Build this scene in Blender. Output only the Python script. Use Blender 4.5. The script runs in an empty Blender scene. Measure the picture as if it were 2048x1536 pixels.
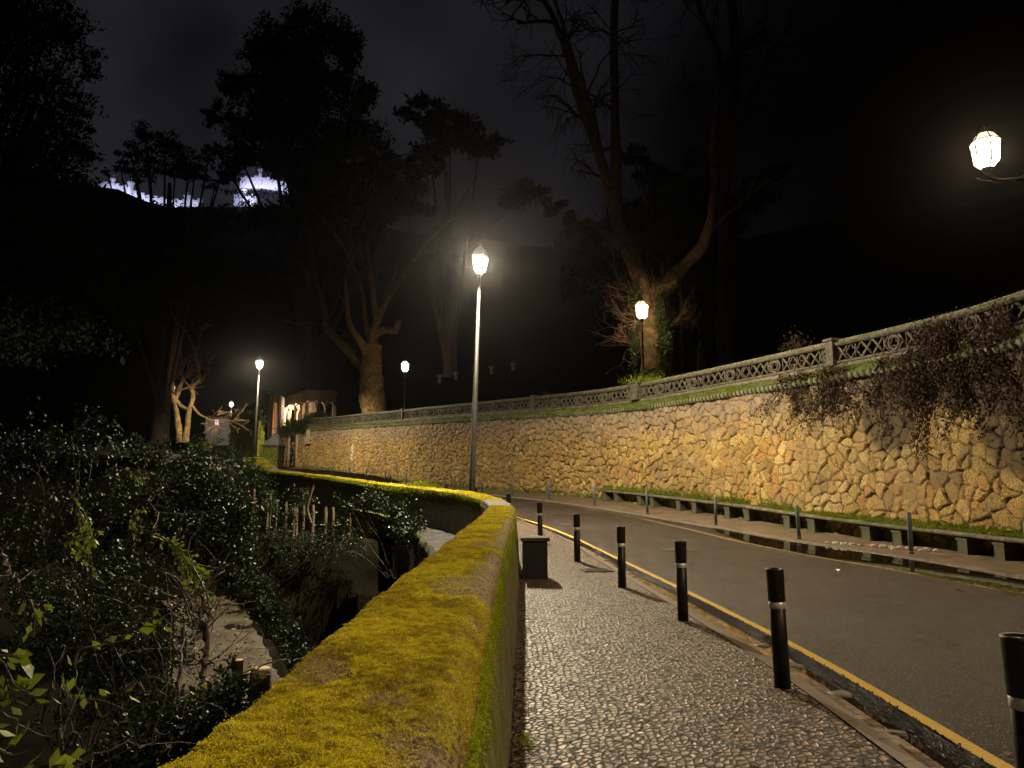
import bpy, math, random
import numpy as np
from mathutils import Vector, Matrix
R = math.radians
random.seed(7); rng = np.random.default_rng(7)
sc = bpy.context.scene
col = sc.collection
ZC = 1.62                                    # eye height; all heights below are relative to the eye, then lifted by ZC

# ------------------------------------------------------------------ camera, sky, exposure
F, PITCH = 1479.0, math.atan(202 / 1479.0)
cam = bpy.data.cameras.new('camera'); co = bpy.data.objects.new('camera', cam); col.objects.link(co)
cam.sensor_fit = 'HORIZONTAL'; cam.sensor_width = 36; cam.lens = 36 * F / 2048; cam.clip_start = .05; cam.clip_end = 5000
co.location = (0, 0, ZC); co.rotation_euler = (math.pi / 2 + PITCH, 0, 0)
sc.camera = co
sc.view_settings.view_transform = 'Standard'; sc.view_settings.look = 'None'
sc.view_settings.exposure = 0.18; sc.view_settings.gamma = 1
sc.cycles.use_denoising = True
sc.cycles.max_bounces = 6; sc.cycles.diffuse_bounces = 3; sc.cycles.glossy_bounces = 3; sc.cycles.transparent_max_bounces = 12
sc.cycles.sample_clamp_indirect = 30; sc.cycles.caustics_reflective = False; sc.cycles.caustics_refractive = False

def nt(tree): return tree.nodes, tree.links
w = bpy.data.worlds.new('World'); sc.world = w; w.use_nodes = True
N, L = nt(w.node_tree); bg = N['Background']
sky = N.new('ShaderNodeTexSky'); sky.sky_type = 'NISHITA'; sky.sun_disc = False; sky.sun_elevation = R(-6); sky.sun_rotation = R(200)
tc = N.new('ShaderNodeTexCoord')
no = N.new('ShaderNodeTexNoise'); no.inputs['Scale'].default_value = 3.1; no.inputs['Detail'].default_value = 3; no.inputs['Roughness'].default_value = .4
L.new(tc.outputs['Generated'], no.inputs['Vector'])
cr = N.new('ShaderNodeValToRGB'); e = cr.color_ramp.elements
e[0].position = .36; e[0].color = (.0008, .0008, .0009, 1); e[1].position = .66; e[1].color = (.021, .020, .0245, 1)
L.new(no.outputs['Fac'], cr.inputs['Fac'])
# town glow on the clouds, brighter towards the left of the road, fading to the right
sx = N.new('ShaderNodeSeparateXYZ'); L.new(tc.outputs['Generated'], sx.inputs[0])
mr = N.new('ShaderNodeMapRange'); mr.inputs[1].default_value = -.5; mr.inputs[2].default_value = .42; mr.inputs[3].default_value = 1.15; mr.inputs[4].default_value = .0
L.new(sx.outputs['X'], mr.inputs[0])
mx = N.new('ShaderNodeMixRGB'); mx.blend_type = 'MULTIPLY'; mx.inputs[0].default_value = 1
L.new(cr.outputs[0], mx.inputs[1]); L.new(mr.outputs[0], mx.inputs[2])
ad = N.new('ShaderNodeMixRGB'); ad.blend_type = 'ADD'; ad.inputs[0].default_value = .02
L.new(mx.outputs[0], ad.inputs[1]); L.new(sky.outputs[0], ad.inputs[2]); L.new(ad.outputs[0], bg.inputs[0])
bg.inputs[1].default_value = 1.0

# ------------------------------------------------------------------ maths helpers
_c, _s = math.cos(PITCH), math.sin(PITCH)
def at(px, py, d=None, z=None):
    """the point a photo pixel looks at, at world depth d or height z (relative to the eye); returned with z lifted by ZC"""
    u = (px - 1024) / F; v = (768 - py) / F
    D = (u, _c - v * _s, _s + v * _c)
    t = d / D[1] if d is not None else z / D[2]
    return Vector((D[0] * t, D[1] * t, D[2] * t + ZC))
def hsh(ix, iy, iz, s):
    n = (ix.astype(np.int64) * 374761393 + iy.astype(np.int64) * 668265263 + iz.astype(np.int64) * 1274126177 + s * 974711) & 0x7fffffff
    n = ((n ^ (n >> 13)) * 1274126177) & 0x7fffffff
    n = ((n ^ (n >> 15)) * 668265263) & 0x7fffffff
    return (n & 0xffff) / 65535.0
def vn(P, f, s=0):
    Q = np.asarray(P, float) * f; I = np.floor(Q).astype(np.int64); T = Q - I; T = T * T * (3 - 2 * T)
    o = 0
    for a in (0, 1):
        for b in (0, 1):
            for c in (0, 1):
                wgt = (T[:, 0] if a else 1 - T[:, 0]) * (T[:, 1] if b else 1 - T[:, 1]) * (T[:, 2] if c else 1 - T[:, 2])
                o = o + wgt * hsh(I[:, 0] + a, I[:, 1] + b, I[:, 2] + c, s)
    return o
def fbm(P, f, o=4, s=0):
    r = 0; a = .5; t = 0
    for i in range(o): r = r + a * vn(P, f * 2 ** i, s + i); t += a; a *= .5
    return r / t
def sstep(a, b, x):
    t = np.clip((x - a) / (b - a), 0, 1); return t * t * (3 - 2 * t)
def cells(u, v, cu, cv, s=0, jit=.8):
    """Voronoi stones: returns distance to joint, stone random, offset inside the stone"""
    gu = u / cu; gv = v / cv; iu = np.floor(gu).astype(np.int64); iv = np.floor(gv).astype(np.int64); z0 = iu * 0
    best = np.full(u.shape, 1e9); ax = np.zeros(u.shape); ay = np.zeros(u.shape); rid = np.zeros(u.shape); C = []
    for du in (-1, 0, 1, 2, -2):
        for dv in (-1, 0, 1):
            a = iu + du; b = iv + dv
            x = (a + .5 + jit * (hsh(a, b, z0, s) - .5)) * cu; y = (b + .5 + jit * (hsh(a, b, z0, s + 1) - .5)) * cv
            q = hsh(a, b, z0, s + 2); d = (x - u) ** 2 + (y - v) ** 2
            C.append((x, y)); k = d < best
            best = np.where(k, d, best); ax = np.where(k, x, ax); ay = np.where(k, y, ay); rid = np.where(k, q, rid)
    e = np.full(u.shape, 1e9)
    for x, y in C:
        vx = x - ax; vy = y - ay; ln = np.sqrt(vx * vx + vy * vy)
        dd = np.where(ln > 1e-6, (((ax + x) / 2 - u) * vx + ((ay + y) / 2 - v) * vy) / np.maximum(ln, 1e-6), 1e9)
        e = np.minimum(e, dd)
    return e, rid, u - ax, v - ay

# ------------------------------------------------------------------ mesh helpers
class MB:
    def __init__(s): s.v = []; s.f = []; s.n = 0
    def add(s, v, f):
        v = np.asarray(v, float).reshape(-1, 3); s.v.append(v)
        for q in f: s.f.append(tuple(i + s.n for i in q))
        s.n += len(v); return s
    def box(s, c, d, M=None, bev=0):
        x, y, z = d[0] / 2, d[1] / 2, d[2] / 2
        if bev:
            b = bev; pts = []
            for zz, k in ((-z, b), (-z + b, 0), (z - b, 0), (z, b)):
                for (sx_, sy_) in ((-1, -1), (1, -1), (1, 1), (-1, 1)): pts.append((sx_ * (x - k), sy_ * (y - k), zz))
            f = [(3, 2, 1, 0), (12, 13, 14, 15)]
            for r in range(3):
                for i in range(4): j = (i + 1) % 4; f.append((r * 4 + i, r * 4 + j, r * 4 + 4 + j, r * 4 + 4 + i))
            V = np.array(pts)
        else:
            V = np.array([(i, j, k) for k in (-z, z) for j in (-y, y) for i in (-x, x)])
            f = [(0, 2, 3, 1), (4, 5, 7, 6), (0, 1, 5, 4), (2, 6, 7, 3), (0, 4, 6, 2), (1, 3, 7, 5)]
        if M is not None: V = V @ np.array(M.to_3x3()).T
        return s.add(V + np.array(c), f)
    def tube(s, pts, rad, n=8, cap=True):
        P = np.asarray(pts, float); m = len(P)
        rad = np.full(m, rad) if np.isscalar(rad) else np.asarray(rad, float)
        T = np.gradient(P, axis=0); T /= np.maximum(np.linalg.norm(T, axis=1, keepdims=True), 1e-9)
        ref = np.array((0, 0, 1.)) if abs(T[0][2]) < .8 else np.array((1., 0, 0))
        A = np.cross(T, ref); A /= np.maximum(np.linalg.norm(A, axis=1, keepdims=True), 1e-9); B = np.cross(T, A)
        th = np.arange(n) * 2 * math.pi / n
        V = P[:, None] + rad[:, None, None] * (np.cos(th)[None, :, None] * A[:, None] + np.sin(th)[None, :, None] * B[:, None])
        f = [(i * n + j, i * n + (j + 1) % n, (i + 1) * n + (j + 1) % n, (i + 1) * n + j) for i in range(m - 1) for j in range(n)]
        if cap: f += [tuple(range(n)), tuple((m - 1) * n + j for j in reversed(range(n)))]
        return s.add(V.reshape(-1, 3), f)
    def lathe(s, prof, n=16, c=(0, 0, 0), ph=0):
        V = [(r * math.cos(ph + 2 * math.pi * j / n) + c[0], r * math.sin(ph + 2 * math.pi * j / n) + c[1], z + c[2]) for r, z in prof for j in range(n)]
        m = len(prof)
        f = [(i * n + j, i * n + (j + 1) % n, (i + 1) * n + (j + 1) % n, (i + 1) * n + j) for i in range(m - 1) for j in range(n)]
        if prof[0][0] > 1e-4: f.append(tuple(reversed(range(n))))
        if prof[-1][0] > 1e-4: f.append(tuple((m - 1) * n + j for j in range(n)))
        return s.add(V, f)
    def strip2d(s, pts, wd, dp, O=(0, 0, 0)):
        """flat bar following pts (x,z), width wd, depth dp along y"""
        P = np.asarray(pts, float); T = np.gradient(P, axis=0); T /= np.maximum(np.linalg.norm(T, axis=1, keepdims=True), 1e-9)
        Nn = np.stack([-T[:, 1], T[:, 0]], 1) * wd / 2; V = []
        for p, n_ in zip(P, Nn):
            V += [(p[0] + n_[0], -dp / 2 + .012, p[1] + n_[1]), (p[0], -dp / 2 - .012, p[1]), (p[0] - n_[0], -dp / 2 + .012, p[1] - n_[1]),
                  (p[0] - n_[0], dp / 2, p[1] - n_[1]), (p[0] + n_[0], dp / 2, p[1] + n_[1])]
        m = len(P); f = [(i * 5 + j, i * 5 + (j + 1) % 5, (i + 1) * 5 + (j + 1) % 5, (i + 1) * 5 + j) for i in range(m - 1) for j in range(5)]
        f += [(4, 3, 2, 1, 0), tuple((m - 1) * 5 + j for j in range(5))]
        return s.add(np.array(V) + np.array(O), f)
    def grid(s, V, closed=False):
        """V: (m,n,3) array"""
        m, n = V.shape[:2]; idx = np.arange(m * n).reshape(m, n)
        if closed: idx = np.concatenate([idx, idx[:, :1]], 1)
        f = np.stack([idx[:-1, :-1], idx[:-1, 1:], idx[1:, 1:], idx[1:, :-1]], -1).reshape(-1, 4)
        return s.add(V.reshape(-1, 3), [tuple(q) for q in f.tolist()])
    def build(s, name, mat, parent=None, loc=None, smooth=True, attrs=None, uv=None):
        me = bpy.data.meshes.new(name); V = np.concatenate(s.v) if s.v else np.zeros((0, 3))
        if loc is not None: V = V - np.array(loc)
        me.from_pydata(V.tolist(), [], s.f); me.validate(); me.update()
        if smooth: me.polygons.foreach_set('use_smooth', [True] * len(me.polygons))
        for k, a in (attrs or {}).items():
            at_ = me.attributes.new(k, 'FLOAT', 'POINT'); at_.data.foreach_set('value', np.asarray(a, np.float32))
        if uv is not None:
            at_ = me.attributes.new('uvw', 'FLOAT_VECTOR', 'POINT'); at_.data.foreach_set('vector', np.asarray(uv, np.float32).ravel())
        me.materials.append(mat)
        o = bpy.data.objects.new(name, me); col.objects.link(o)
        if parent is not None: o.parent = parent
        elif loc is not None: o.location = loc
        return o
def sharp(o, ang=35):
    m = o.data; m.set_sharp_from_angle(angle=R(ang)); return o
def tag(o, label=None, cat=None, group=None, kind=None):
    for k, v in (('label', label), ('category', cat), ('group', group), ('kind', kind)):
        if v: o[k] = v
    return o
def empty(name, loc, rz=0, label=None, cat=None, group=None):
    o = bpy.data.objects.new(name, None); col.objects.link(o); o.location = loc; o.rotation_euler = (0, 0, rz); o.empty_display_size = .2
    return tag(o, label, cat, group)
def copy_tree(o, parent=None):
    c = o.copy(); col.objects.link(c); c.parent = parent
    for ch in [x for x in bpy.data.objects if x.parent == o]: copy_tree(ch, c)
    return c

def limb_pts(wp, n=8):
    wp = np.array([tuple(p) for p in wp], float); t = np.linspace(0, len(wp) - 1, n * (len(wp) - 1) + 1); out = []
    for x in t:
        i = min(int(x), len(wp) - 2); f = x - i; p0, p1, p2, p3 = wp[max(i - 1, 0)], wp[i], wp[i + 1], wp[min(i + 2, len(wp) - 1)]
        out.append(.5 * ((2 * p1) + (-p0 + p2) * f + (2 * p0 - 5 * p1 + 4 * p2 - p3) * f * f + (-p0 + 3 * p1 - 3 * p2 + p3) * f ** 3))
    return np.array(out)

# ------------------------------------------------------------------ materials
def mat(name, base=(.5, .5, .5), rough=.8, metal=0, spec=.5, emit=None, es=0):
    m = bpy.data.materials.new(name); m.use_nodes = True; b = m.node_tree.nodes['Principled BSDF']
    b.inputs['Base Color'].default_value = (*base, 1); b.inputs['Roughness'].default_value = rough
    b.inputs['Metallic'].default_value = metal; b.inputs['Specular IOR Level'].default_value = spec
    if emit: b.inputs['Emission Color'].default_value = (*emit, 1); b.inputs['Emission Strength'].default_value = es
    return m
class G:
    """small node-graph writer"""
    def __init__(s, m): s.t = m.node_tree; s.N = s.t.nodes; s.L = s.t.links; s.b = s.N['Principled BSDF']
    def n(s, t, **k):
        x = s.N.new('ShaderNode' + t)
        for a, v in k.items(): setattr(x, a, v)
        return x
    def set(s, sock, v):
        if hasattr(v, 'links'): s.L.new(v, sock)
        else: sock.default_value = (*v, 1) if isinstance(v, tuple) and len(v) == 3 and sock.type == 'RGBA' else v
    def obj(s): return s.n('TexCoord').outputs['Object']
    def attr(s, a, o='Fac'): return s.n('Attribute', attribute_name=a).outputs[o]
    def noise(s, vec, sc_, det=4, ro=.55, o='Fac'):
        x = s.n('TexNoise'); s.L.new(vec, x.inputs['Vector']); x.inputs['Scale'].default_value = sc_; x.inputs['Detail'].default_value = det; x.inputs['Roughness'].default_value = ro
        return x.outputs[o]
    def vor(s, vec, sc_, feat='DISTANCE_TO_EDGE', rnd=1, o='Distance'):
        x = s.n('TexVoronoi', feature=feat); s.L.new(vec, x.inputs['Vector']); x.inputs['Scale'].default_value = sc_; x.inputs['Randomness'].default_value = rnd
        return x.outputs[o]
    def ramp(s, f, st):
        x = s.n('ValToRGB'); s.L.new(f, x.inputs['Fac']); e = x.color_ramp.elements
        while len(e) < len(st): e.new(.5)
        for i, (p, c) in enumerate(st): e[i].position = p; e[i].color = (c, c, c, 1) if np.isscalar(c) else (*c, 1)
        return x.outputs['Color']
    def mix(s, f, a, b, mode='MIX'):
        x = s.n('MixRGB', blend_type=mode); s.set(x.inputs[0], f); s.set(x.inputs[1], a); s.set(x.inputs[2], b); return x.outputs[0]
    def math(s, op, a, b=0.0, c=None):
        x = s.n('Math', operation=op); s.set(x.inputs[0], a); s.set(x.inputs[1], b)
        if c is not None: s.set(x.inputs[2], c)
        return x.outputs[0]
    def scale(s, vec, v):
        x = s.n('VectorMath', operation='MULTIPLY'); s.L.new(vec, x.inputs[0]); x.inputs[1].default_value = v; return x.outputs[0]
    def bump(s, h, st=.5, d=.02, nrm=None):
        x = s.n('Bump'); x.inputs['Strength'].default_value = st; x.inputs['Distance'].default_value = d; s.L.new(h, x.inputs['Height'])
        if nrm is not None: s.L.new(nrm, x.inputs['Normal'])
        return x.outputs[0]
    def out(s, col_=None, rough=None, nrm=None):
        if col_ is not None: s.set(s.b.inputs['Base Color'], col_)
        if rough is not None: s.set(s.b.inputs['Roughness'], rough)
        if nrm is not None: s.L.new(nrm, s.b.inputs['Normal'])

def m_plainnoise(name, c1, c2, sc_, rough=.85, bst=.4, bd=.02, spec=.4, moss=None, fine=60):
    m = mat(name, c1, rough, spec=spec); g = G(m); v = g.obj(); n1 = g.noise(v, sc_, 6, .6); n2 = g.noise(v, fine, 3, .6)
    c = g.mix(g.ramp(n1, [(.3, 0.), (.7, 1.)]), c1, c2); c = g.mix(.5, c, g.ramp(n2, [(.3, .25), (.7, .75)]), 'OVERLAY')
    if moss:
        mc, lo, hi, ms = moss; mm = g.ramp(g.noise(v, ms, 5, .65), [(lo, 0.), (hi, 1.)]); c = g.mix(mm, c, g.mix(n2, mc, tuple(x * 1.7 for x in mc)))
    g.out(c, None, g.bump(g.math('ADD', n1, g.math('MULTIPLY', n2, .4)), bst, bd)); return m

M = {}
def make_materials():
    # masonry of the retaining wall: stone relief is modelled; attributes carry joint, stone tone, height
    m = mat('rubble_masonry', rough=.8, spec=.35); g = G(m); v = g.obj()
    st = g.ramp(g.attr('rnd'), [(0, (.20, .115, .035)), (.2, (.46, .30, .070)), (.42, (.30, .19, .055)), (.6, (.54, .38, .11)), (.78, (.42, .21, .05)), (1, (.56, .41, .16))])
    n1 = g.noise(v, 2.2, 5, .6); n2 = g.noise(v, 22, 6, .7); n3 = g.noise(v, 90, 3, .6)
    c = g.mix(.9, st, g.ramp(n2, [(.25, .18), (.75, .82)]), 'OVERLAY')
    c = g.mix(g.ramp(n2, [(.44, .7), (.55, 0.)]), c, (.16, .115, .06))
    c = g.mix(g.math('MULTIPLY', g.ramp(g.noise(v, .45, 5, .65), [(.45, 0.), (.6, 1.)]), .4), c, (.22, .17, .11))
    h = g.attr('hgt')
    grey = g.ramp(g.math('ADD', h, g.math('MULTIPLY', g.math('SUBTRACT', n1, .5), .6)), [(.6, 0.), (.95, .7)])
    c = g.mix(grey, c, g.mix(n2, (.13, .11, .10), (.25, .20, .18)))
    dry = g.ramp(g.math('ADD', g.attr('stain_dim'), g.math('MULTIPLY', g.math('SUBTRACT', n2, .5), .9)), [(.45, 0.), (.62, .85)])  # growth stains, plus the dimming painted over the near end
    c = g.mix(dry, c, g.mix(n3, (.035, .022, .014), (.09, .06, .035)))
    pale = g.ramp(g.math('ADD', g.attr('pale'), g.math('MULTIPLY', g.math('SUBTRACT', n2, .5), .8)), [(.5, 0.), (.8, .8)])
    c = g.mix(pale, c, (.62, .58, .5))
    green = g.ramp(g.math('ADD', g.attr('green'), g.math('MULTIPLY', g.math('SUBTRACT', n1, .5), 1.0)), [(.45, 0.), (.7, .85)])
    c = g.mix(green, c, g.mix(n2, (.05, .075, .012), (.16, .17, .03)))
    j = g.attr('joint'); c = g.mix(g.ramp(g.math('ADD', j, g.math('MULTIPLY', g.math('SUBTRACT', n2, .5), .5)), [(.12, .95), (.6, 0.)]), c, (.022, .015, .009))
    g.out(c, None, g.bump(g.math('ADD', n2, g.math('MULTIPLY', n3, .5)), 1, .05)); M['masonry'] = m
    M['old_stone'] = m_plainnoise('weathered_stone', (.014, .012, .009), (.10, .085, .062), 6, moss=((.04, .05, .012), .58, .7, 1.6), fine=40, bst=.6)
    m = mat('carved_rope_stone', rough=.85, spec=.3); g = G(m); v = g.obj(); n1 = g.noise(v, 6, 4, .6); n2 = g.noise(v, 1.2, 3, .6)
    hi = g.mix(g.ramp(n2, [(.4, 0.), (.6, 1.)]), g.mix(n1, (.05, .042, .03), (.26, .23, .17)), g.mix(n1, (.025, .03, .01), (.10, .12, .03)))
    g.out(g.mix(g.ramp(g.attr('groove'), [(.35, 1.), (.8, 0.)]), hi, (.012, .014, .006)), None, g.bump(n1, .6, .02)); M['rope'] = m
    M['leg_stone'] = m_plainnoise('damp_mossy_block', (.03, .03, .018), (.10, .09, .06), 6, moss=((.03, .038, .012), .48, .66, 3), fine=40, bst=.6)
    M['pale_stone'] = m_plainnoise('pale_lichen_stone', (.022, .019, .014), (.19, .165, .125), 10, fine=50, bst=.8, moss=((.04, .05, .012), .45, .6, 2.2))
    M['moss_stone'] = m_plainnoise('mossy_ledge_stone', (.015, .018, .006), (.08, .10, .016), 7, fine=60, bst=1, bd=.05)
    # parapet
    m = mat('mossy_render', rough=.9, spec=.25); g = G(m); v = g.obj(); mo = g.attr('moss')
    n1 = g.noise(v, 9, 6, .7); n2 = g.noise(v, 70, 4, .7); n3 = g.noise(v, 3, 4, .6)
    stone = g.mix(g.ramp(n2, [(.38, 0.), (.62, 1.)]), (.06, .04, .022), (.36, .27, .17)); mossc = g.mix(g.ramp(n1, [(.35, 0.), (.65, 1.)]), (.26, .20, .015), (.44, .42, .025))
    mossc = g.mix(g.ramp(n2, [(.35, .55), (.5, 0.)]), mossc, (.16, .10, .01))
    f = g.ramp(g.math('ADD', mo, g.math('MULTIPLY', g.math('SUBTRACT', n2, .5), 1.4)), [(.35, 0.), (.65, 1.)])
    c = g.mix(f, stone, mossc)
    streak = g.noise(g.scale(v, (18, 18, 1.2)), 1, 5, .65)
    side = g.mix(g.ramp(streak, [(.42, 0.), (.56, 1.)]), g.mix(g.ramp(n2, [(.35, 0.), (.65, 1.)]), (.10, .08, .055), (.36, .31, .24)), (.11, .14, .014))
    c = g.mix(g.attr('side'), c, side)
    sg = g.ramp(g.math('ADD', g.attr('lip'), g.math('MULTIPLY', g.math('SUBTRACT', n1, .5), .8)), [(.45, 0.), (.6, 1.)])
    c = g.mix(sg, c, g.mix(n2, (.16, .21, .01), (.38, .46, .02)))
    g.out(c, None, g.bump(g.math('ADD', n1, g.math('MULTIPLY', n2, .8)), .9, .02)); M['parapet'] = m
    M['cap'] = m_plainnoise('bare_cap_stone', (.06, .048, .035), (.14, .115, .085), 12, fine=120)
    # cobbles: relief per stone modelled in the bump from Voronoi cells laid along the pavement
    m = mat('cobbled_pavement', rough=.35, spec=.45); g = G(m); uv = g.attr('uvw', 'Vector')
    wv = g.n('VectorMath', operation='ADD'); nz = g.n('TexNoise'); nz.inputs['Scale'].default_value = 2.5; g.L.new(uv, nz.inputs['Vector'])
    g.L.new(uv, wv.inputs[0]); g.L.new(g.scale(nz.outputs['Color'], (.10, .10, 0)), wv.inputs[1])
    sv = g.scale(wv.outputs[0], (12.5, 17.5, 0)); ed = g.vor(sv, 1, rnd=.62); ce = g.vor(sv, 1, 'F1', .62, 'Color')
    n2 = g.noise(uv, 60, 4, .65); n3 = g.noise(uv, 1.1, 4, .6)
    sep = g.n('SeparateColor'); g.L.new(ce, sep.inputs[0])
    c = g.ramp(sep.outputs[0], [(0, (.10, .064, .042)), (.5, (.19, .125, .083)), (1, (.32, .215, .145))]); c = g.mix(.6, c, g.ramp(n2, [(.3, .25), (.7, .75)]), 'OVERLAY')
    c = g.mix(g.ramp(g.noise(uv, .9, 5, .65), [(.5, 0.), (.68, .55)]), c, (.07, .055, .04))
    jm = g.ramp(ed, [(.05, 1.), (.19, 0.)]); c = g.mix(jm, c, (.006, .004, .003))
    hgt = g.math('ADD', g.ramp(ed, [(.02, 0.), (.12, .75), (.28, 1.)]), g.math('ADD', g.math('MULTIPLY', n2, .22), g.math('MULTIPLY', sep.outputs[1], .5)))
    g.out(c, g.mix(jm, g.ramp(g.math('ADD', n3, g.math('MULTIPLY', n2, .3)), [(.4, .28), (.9, .52)]), (.7, .7, .7)), g.bump(hgt, 1, .022)); M['cobble'] = m
    # wet asphalt
    m = mat('wet_asphalt', rough=.4, spec=.17); g = G(m); uv = g.attr('uvw', 'Vector')
    n1 = g.noise(uv, 75, 3, .6); n2 = g.noise(uv, .55, 4, .6); vv = g.vor(uv, 60, 'F1', 1, 'Distance')
    vc = g.n('SeparateColor'); g.L.new(g.vor(uv, 60, 'F1', 1, 'Color'), vc.inputs[0])
    c = g.mix(n1, (.0065, .0042, .0054), (.019, .0120, .0145)); c = g.mix(g.ramp(vc.outputs[0], [(.91, 0.), (.96, .9)]), c, (.26, .22, .20))  # pale grains, with the wet road's sparkle put into their colour
    c = g.mix(g.ramp(n2, [(.35, .5), (.6, 0.)]), c, (.028, .021, .018))
    g.out(c, g.ramp(g.math('ADD', n2, g.math('MULTIPLY', n1, .25)), [(.4, .26), (.85, .5)]), g.bump(g.math('SUBTRACT', n1, vv), 1, .012)); M['asphalt'] = m
    m = mat('rough_asphalt_edge', (.03, .03, .034), .25, spec=.9); g = G(m); v = g.obj(); n1 = g.noise(v, 65, 4, .7)
    g.out(g.ramp(n1, [(.4, (.006, .006, .008)), (.7, (.07, .07, .085))]), None, g.bump(n1, 1, .03)); M['edge'] = m
    m = mat('yellow_road_paint', rough=.6); g = G(m); uv = g.attr('uvw', 'Vector'); n1 = g.noise(uv, 55, 4, .7)
    g.out(g.mix(g.ramp(n1, [(.36, 1.), (.43, 0.)]), g.mix(n1, (.50, .30, .012), (.62, .40, .03)), (.05, .035, .02)), None, g.bump(n1, .5, .004)); M['yellow'] = m
    m = mat('faded_yellow_paint', rough=.6); g = G(m); uv = g.attr('uvw', 'Vector'); n1 = g.noise(uv, 9, 5, .7)
    g.out(g.mix(g.ramp(n1, [(.42, 1.), (.56, 0.)]), (.33, .25, .08), (.05, .04, .03)), None, g.bump(n1, .5, .004)); M['yellow_faded'] = m
    M['kerb'] = m_plainnoise('granite_kerb', (.05, .042, .034), (.15, .125, .10), 8, .45, .6, fine=60, spec=.6)
    # brick gutter
    m = mat('brick_gutter', rough=.3, spec=.6); g = G(m); uv = g.attr('uvw', 'Vector')
    br = g.n('TexBrick'); g.L.new(g.n('Mapping').outputs[0], br.inputs['Vector']); mp = br.inputs['Vector'].links[0].from_node
    g.L.new(uv, mp.inputs['Vector']); mp.inputs['Rotation'].default_value = (0, 0, 0)
    br.inputs['Scale'].default_value = 1; br.inputs['Brick Width'].default_value = .14; br.inputs['Row Height'].default_value = .13; br.inputs['Mortar Size'].default_value = .012
    br.inputs['Color1'].default_value = (.13, .09, .06, 1); br.inputs['Color2'].default_value = (.23, .16, .11, 1); br.inputs['Mortar'].default_value = (.02, .015, .01, 1)
    n1 = g.noise(uv, 2, 3, .6); g.out(g.mix(.5, br.outputs['Color'], g.ramp(g.noise(uv, 45, 3), [(.3, .3), (.7, .7)]), 'OVERLAY'), g.ramp(n1, [(.4, .1), (.6, .5)]), g.bump(br.outputs['Fac'], -.8, .02)); M['brick'] = m
    m = mat('kerb_block_row', rough=.5, spec=.5); g = G(m); uv = g.attr('uvw', 'Vector'); sx_ = g.n('SeparateXYZ'); g.L.new(uv, sx_.inputs[0]); q = g.math('FRACT', g.math('MULTIPLY', sx_.outputs['Y'], 2.6))
    jt_ = g.ramp(q, [(.0, 1.), (.045, 0.)]); n1 = g.noise(uv, 7, 4, .6); n2 = g.noise(uv, 50, 3); g.out(g.mix(jt_, g.mix(g.math('ADD', g.math('MULTIPLY', n1, .6), g.math('MULTIPLY', n2, .4)), (.05, .038, .026), (.26, .20, .145)), (.012, .009, .006)), None, g.bump(g.math('SUBTRACT', g.math('MULTIPLY', n1, .5), jt_), .8, .015)); M['kerb_row'] = m
    M['gravel'] = m_plainnoise('pink_gravel_walk', (.07, .046, .034), (.18, .12, .088), 2.5, .7, 1, .02, moss=((.05, .065, .015), .52, .64, .9), fine=45)
    m = mat('puddle_water', (.012, .009, .006), .015, spec=.9); g = G(m); v = g.obj()
    g.out(None, None, g.bump(g.noise(v, 5, 2), .03, .01)); M['puddle'] = m
    m = mat('stream_water', (.006, .006, .006), .06, spec=1); g = G(m); v = g.obj(); g.out(None, None, g.bump(g.noise(g.scale(v, (1, 3, 1)), 2.2, 4), 1, .25)); M['stream'] = m
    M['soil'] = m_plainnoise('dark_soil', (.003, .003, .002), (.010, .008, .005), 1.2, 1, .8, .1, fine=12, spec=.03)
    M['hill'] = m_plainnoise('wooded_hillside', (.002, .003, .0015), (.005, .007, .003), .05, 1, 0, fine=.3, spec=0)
    M['litter_soil'] = m_plainnoise('leaf_strewn_soil', (.05, .035, .025), (.16, .105, .08), 6, .8, 1, .05, fine=30)
    M['path'] = m_plainnoise('worn_earth_path', (.018, .012, .009), (.065, .045, .032), 1.7, .85, .6, .04, moss=((.05, .05, .025), .5, .62, 1.2), fine=25)
    M['flag'] = m_plainnoise('wet_flagstone', (.004, .004, .005), (.06, .058, .068), 7, .7, 1, .06, fine=16, spec=.12, moss=((.002, .002, .002), .46, .54, 2.6))
    M['moss_face'] = m_plainnoise('mossy_retaining_face', (.03, .035, .01), (.09, .10, .02), 3, 1, 1, .05, fine=30)
    M['black'] = m_plainnoise('black_bollard_paint', (.006, .006, .006), (.012, .011, .011), 4, .45, .15, .003, fine=90, spec=.35)
    M['band'] = mat('reflective_band', (.62, .60, .56), .35, .3)
    m = m_plainnoise('blue_grey_post_paint', (.045, .055, .065), (.075, .09, .10), 6, .45, .2, .003, fine=80); M['post'] = m
    M['pole'] = m_plainnoise('galvanised_pole', (.016, .015, .0145), (.034, .032, .031), 5, .5, .2, .002, fine=50)
    M['iron'] = mat('black_iron', (.012, .011, .010), .4, .6)
    M['lantern_metal'] = mat('lantern_grey_metal', (.35, .34, .33), .35, .7)
    m = bpy.data.materials.new('lit_lantern_glass'); m.use_nodes = True; n, l = nt(m.node_tree); n.clear()
    o = n.new('ShaderNodeOutputMaterial'); a = n.new('ShaderNodeAddShader'); t = n.new('ShaderNodeBsdfTransparent'); em = n.new('ShaderNodeEmission')
    em.inputs[0].default_value = (1, .86, .68, 1); em.inputs[1].default_value = 2.2; t.inputs[0].default_value = (.9, .9, .9, 1)
    l.new(t.outputs[0], a.inputs[0]); l.new(em.outputs[0], a.inputs[1]); l.new(a.outputs[0], o.inputs[0]); M['glass_warm'] = m; M['glass_roof'] = mat('milky_roof_glass', (.6, .5, .4), .5, emit=(1, .80, .55), es=1.3)
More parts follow.
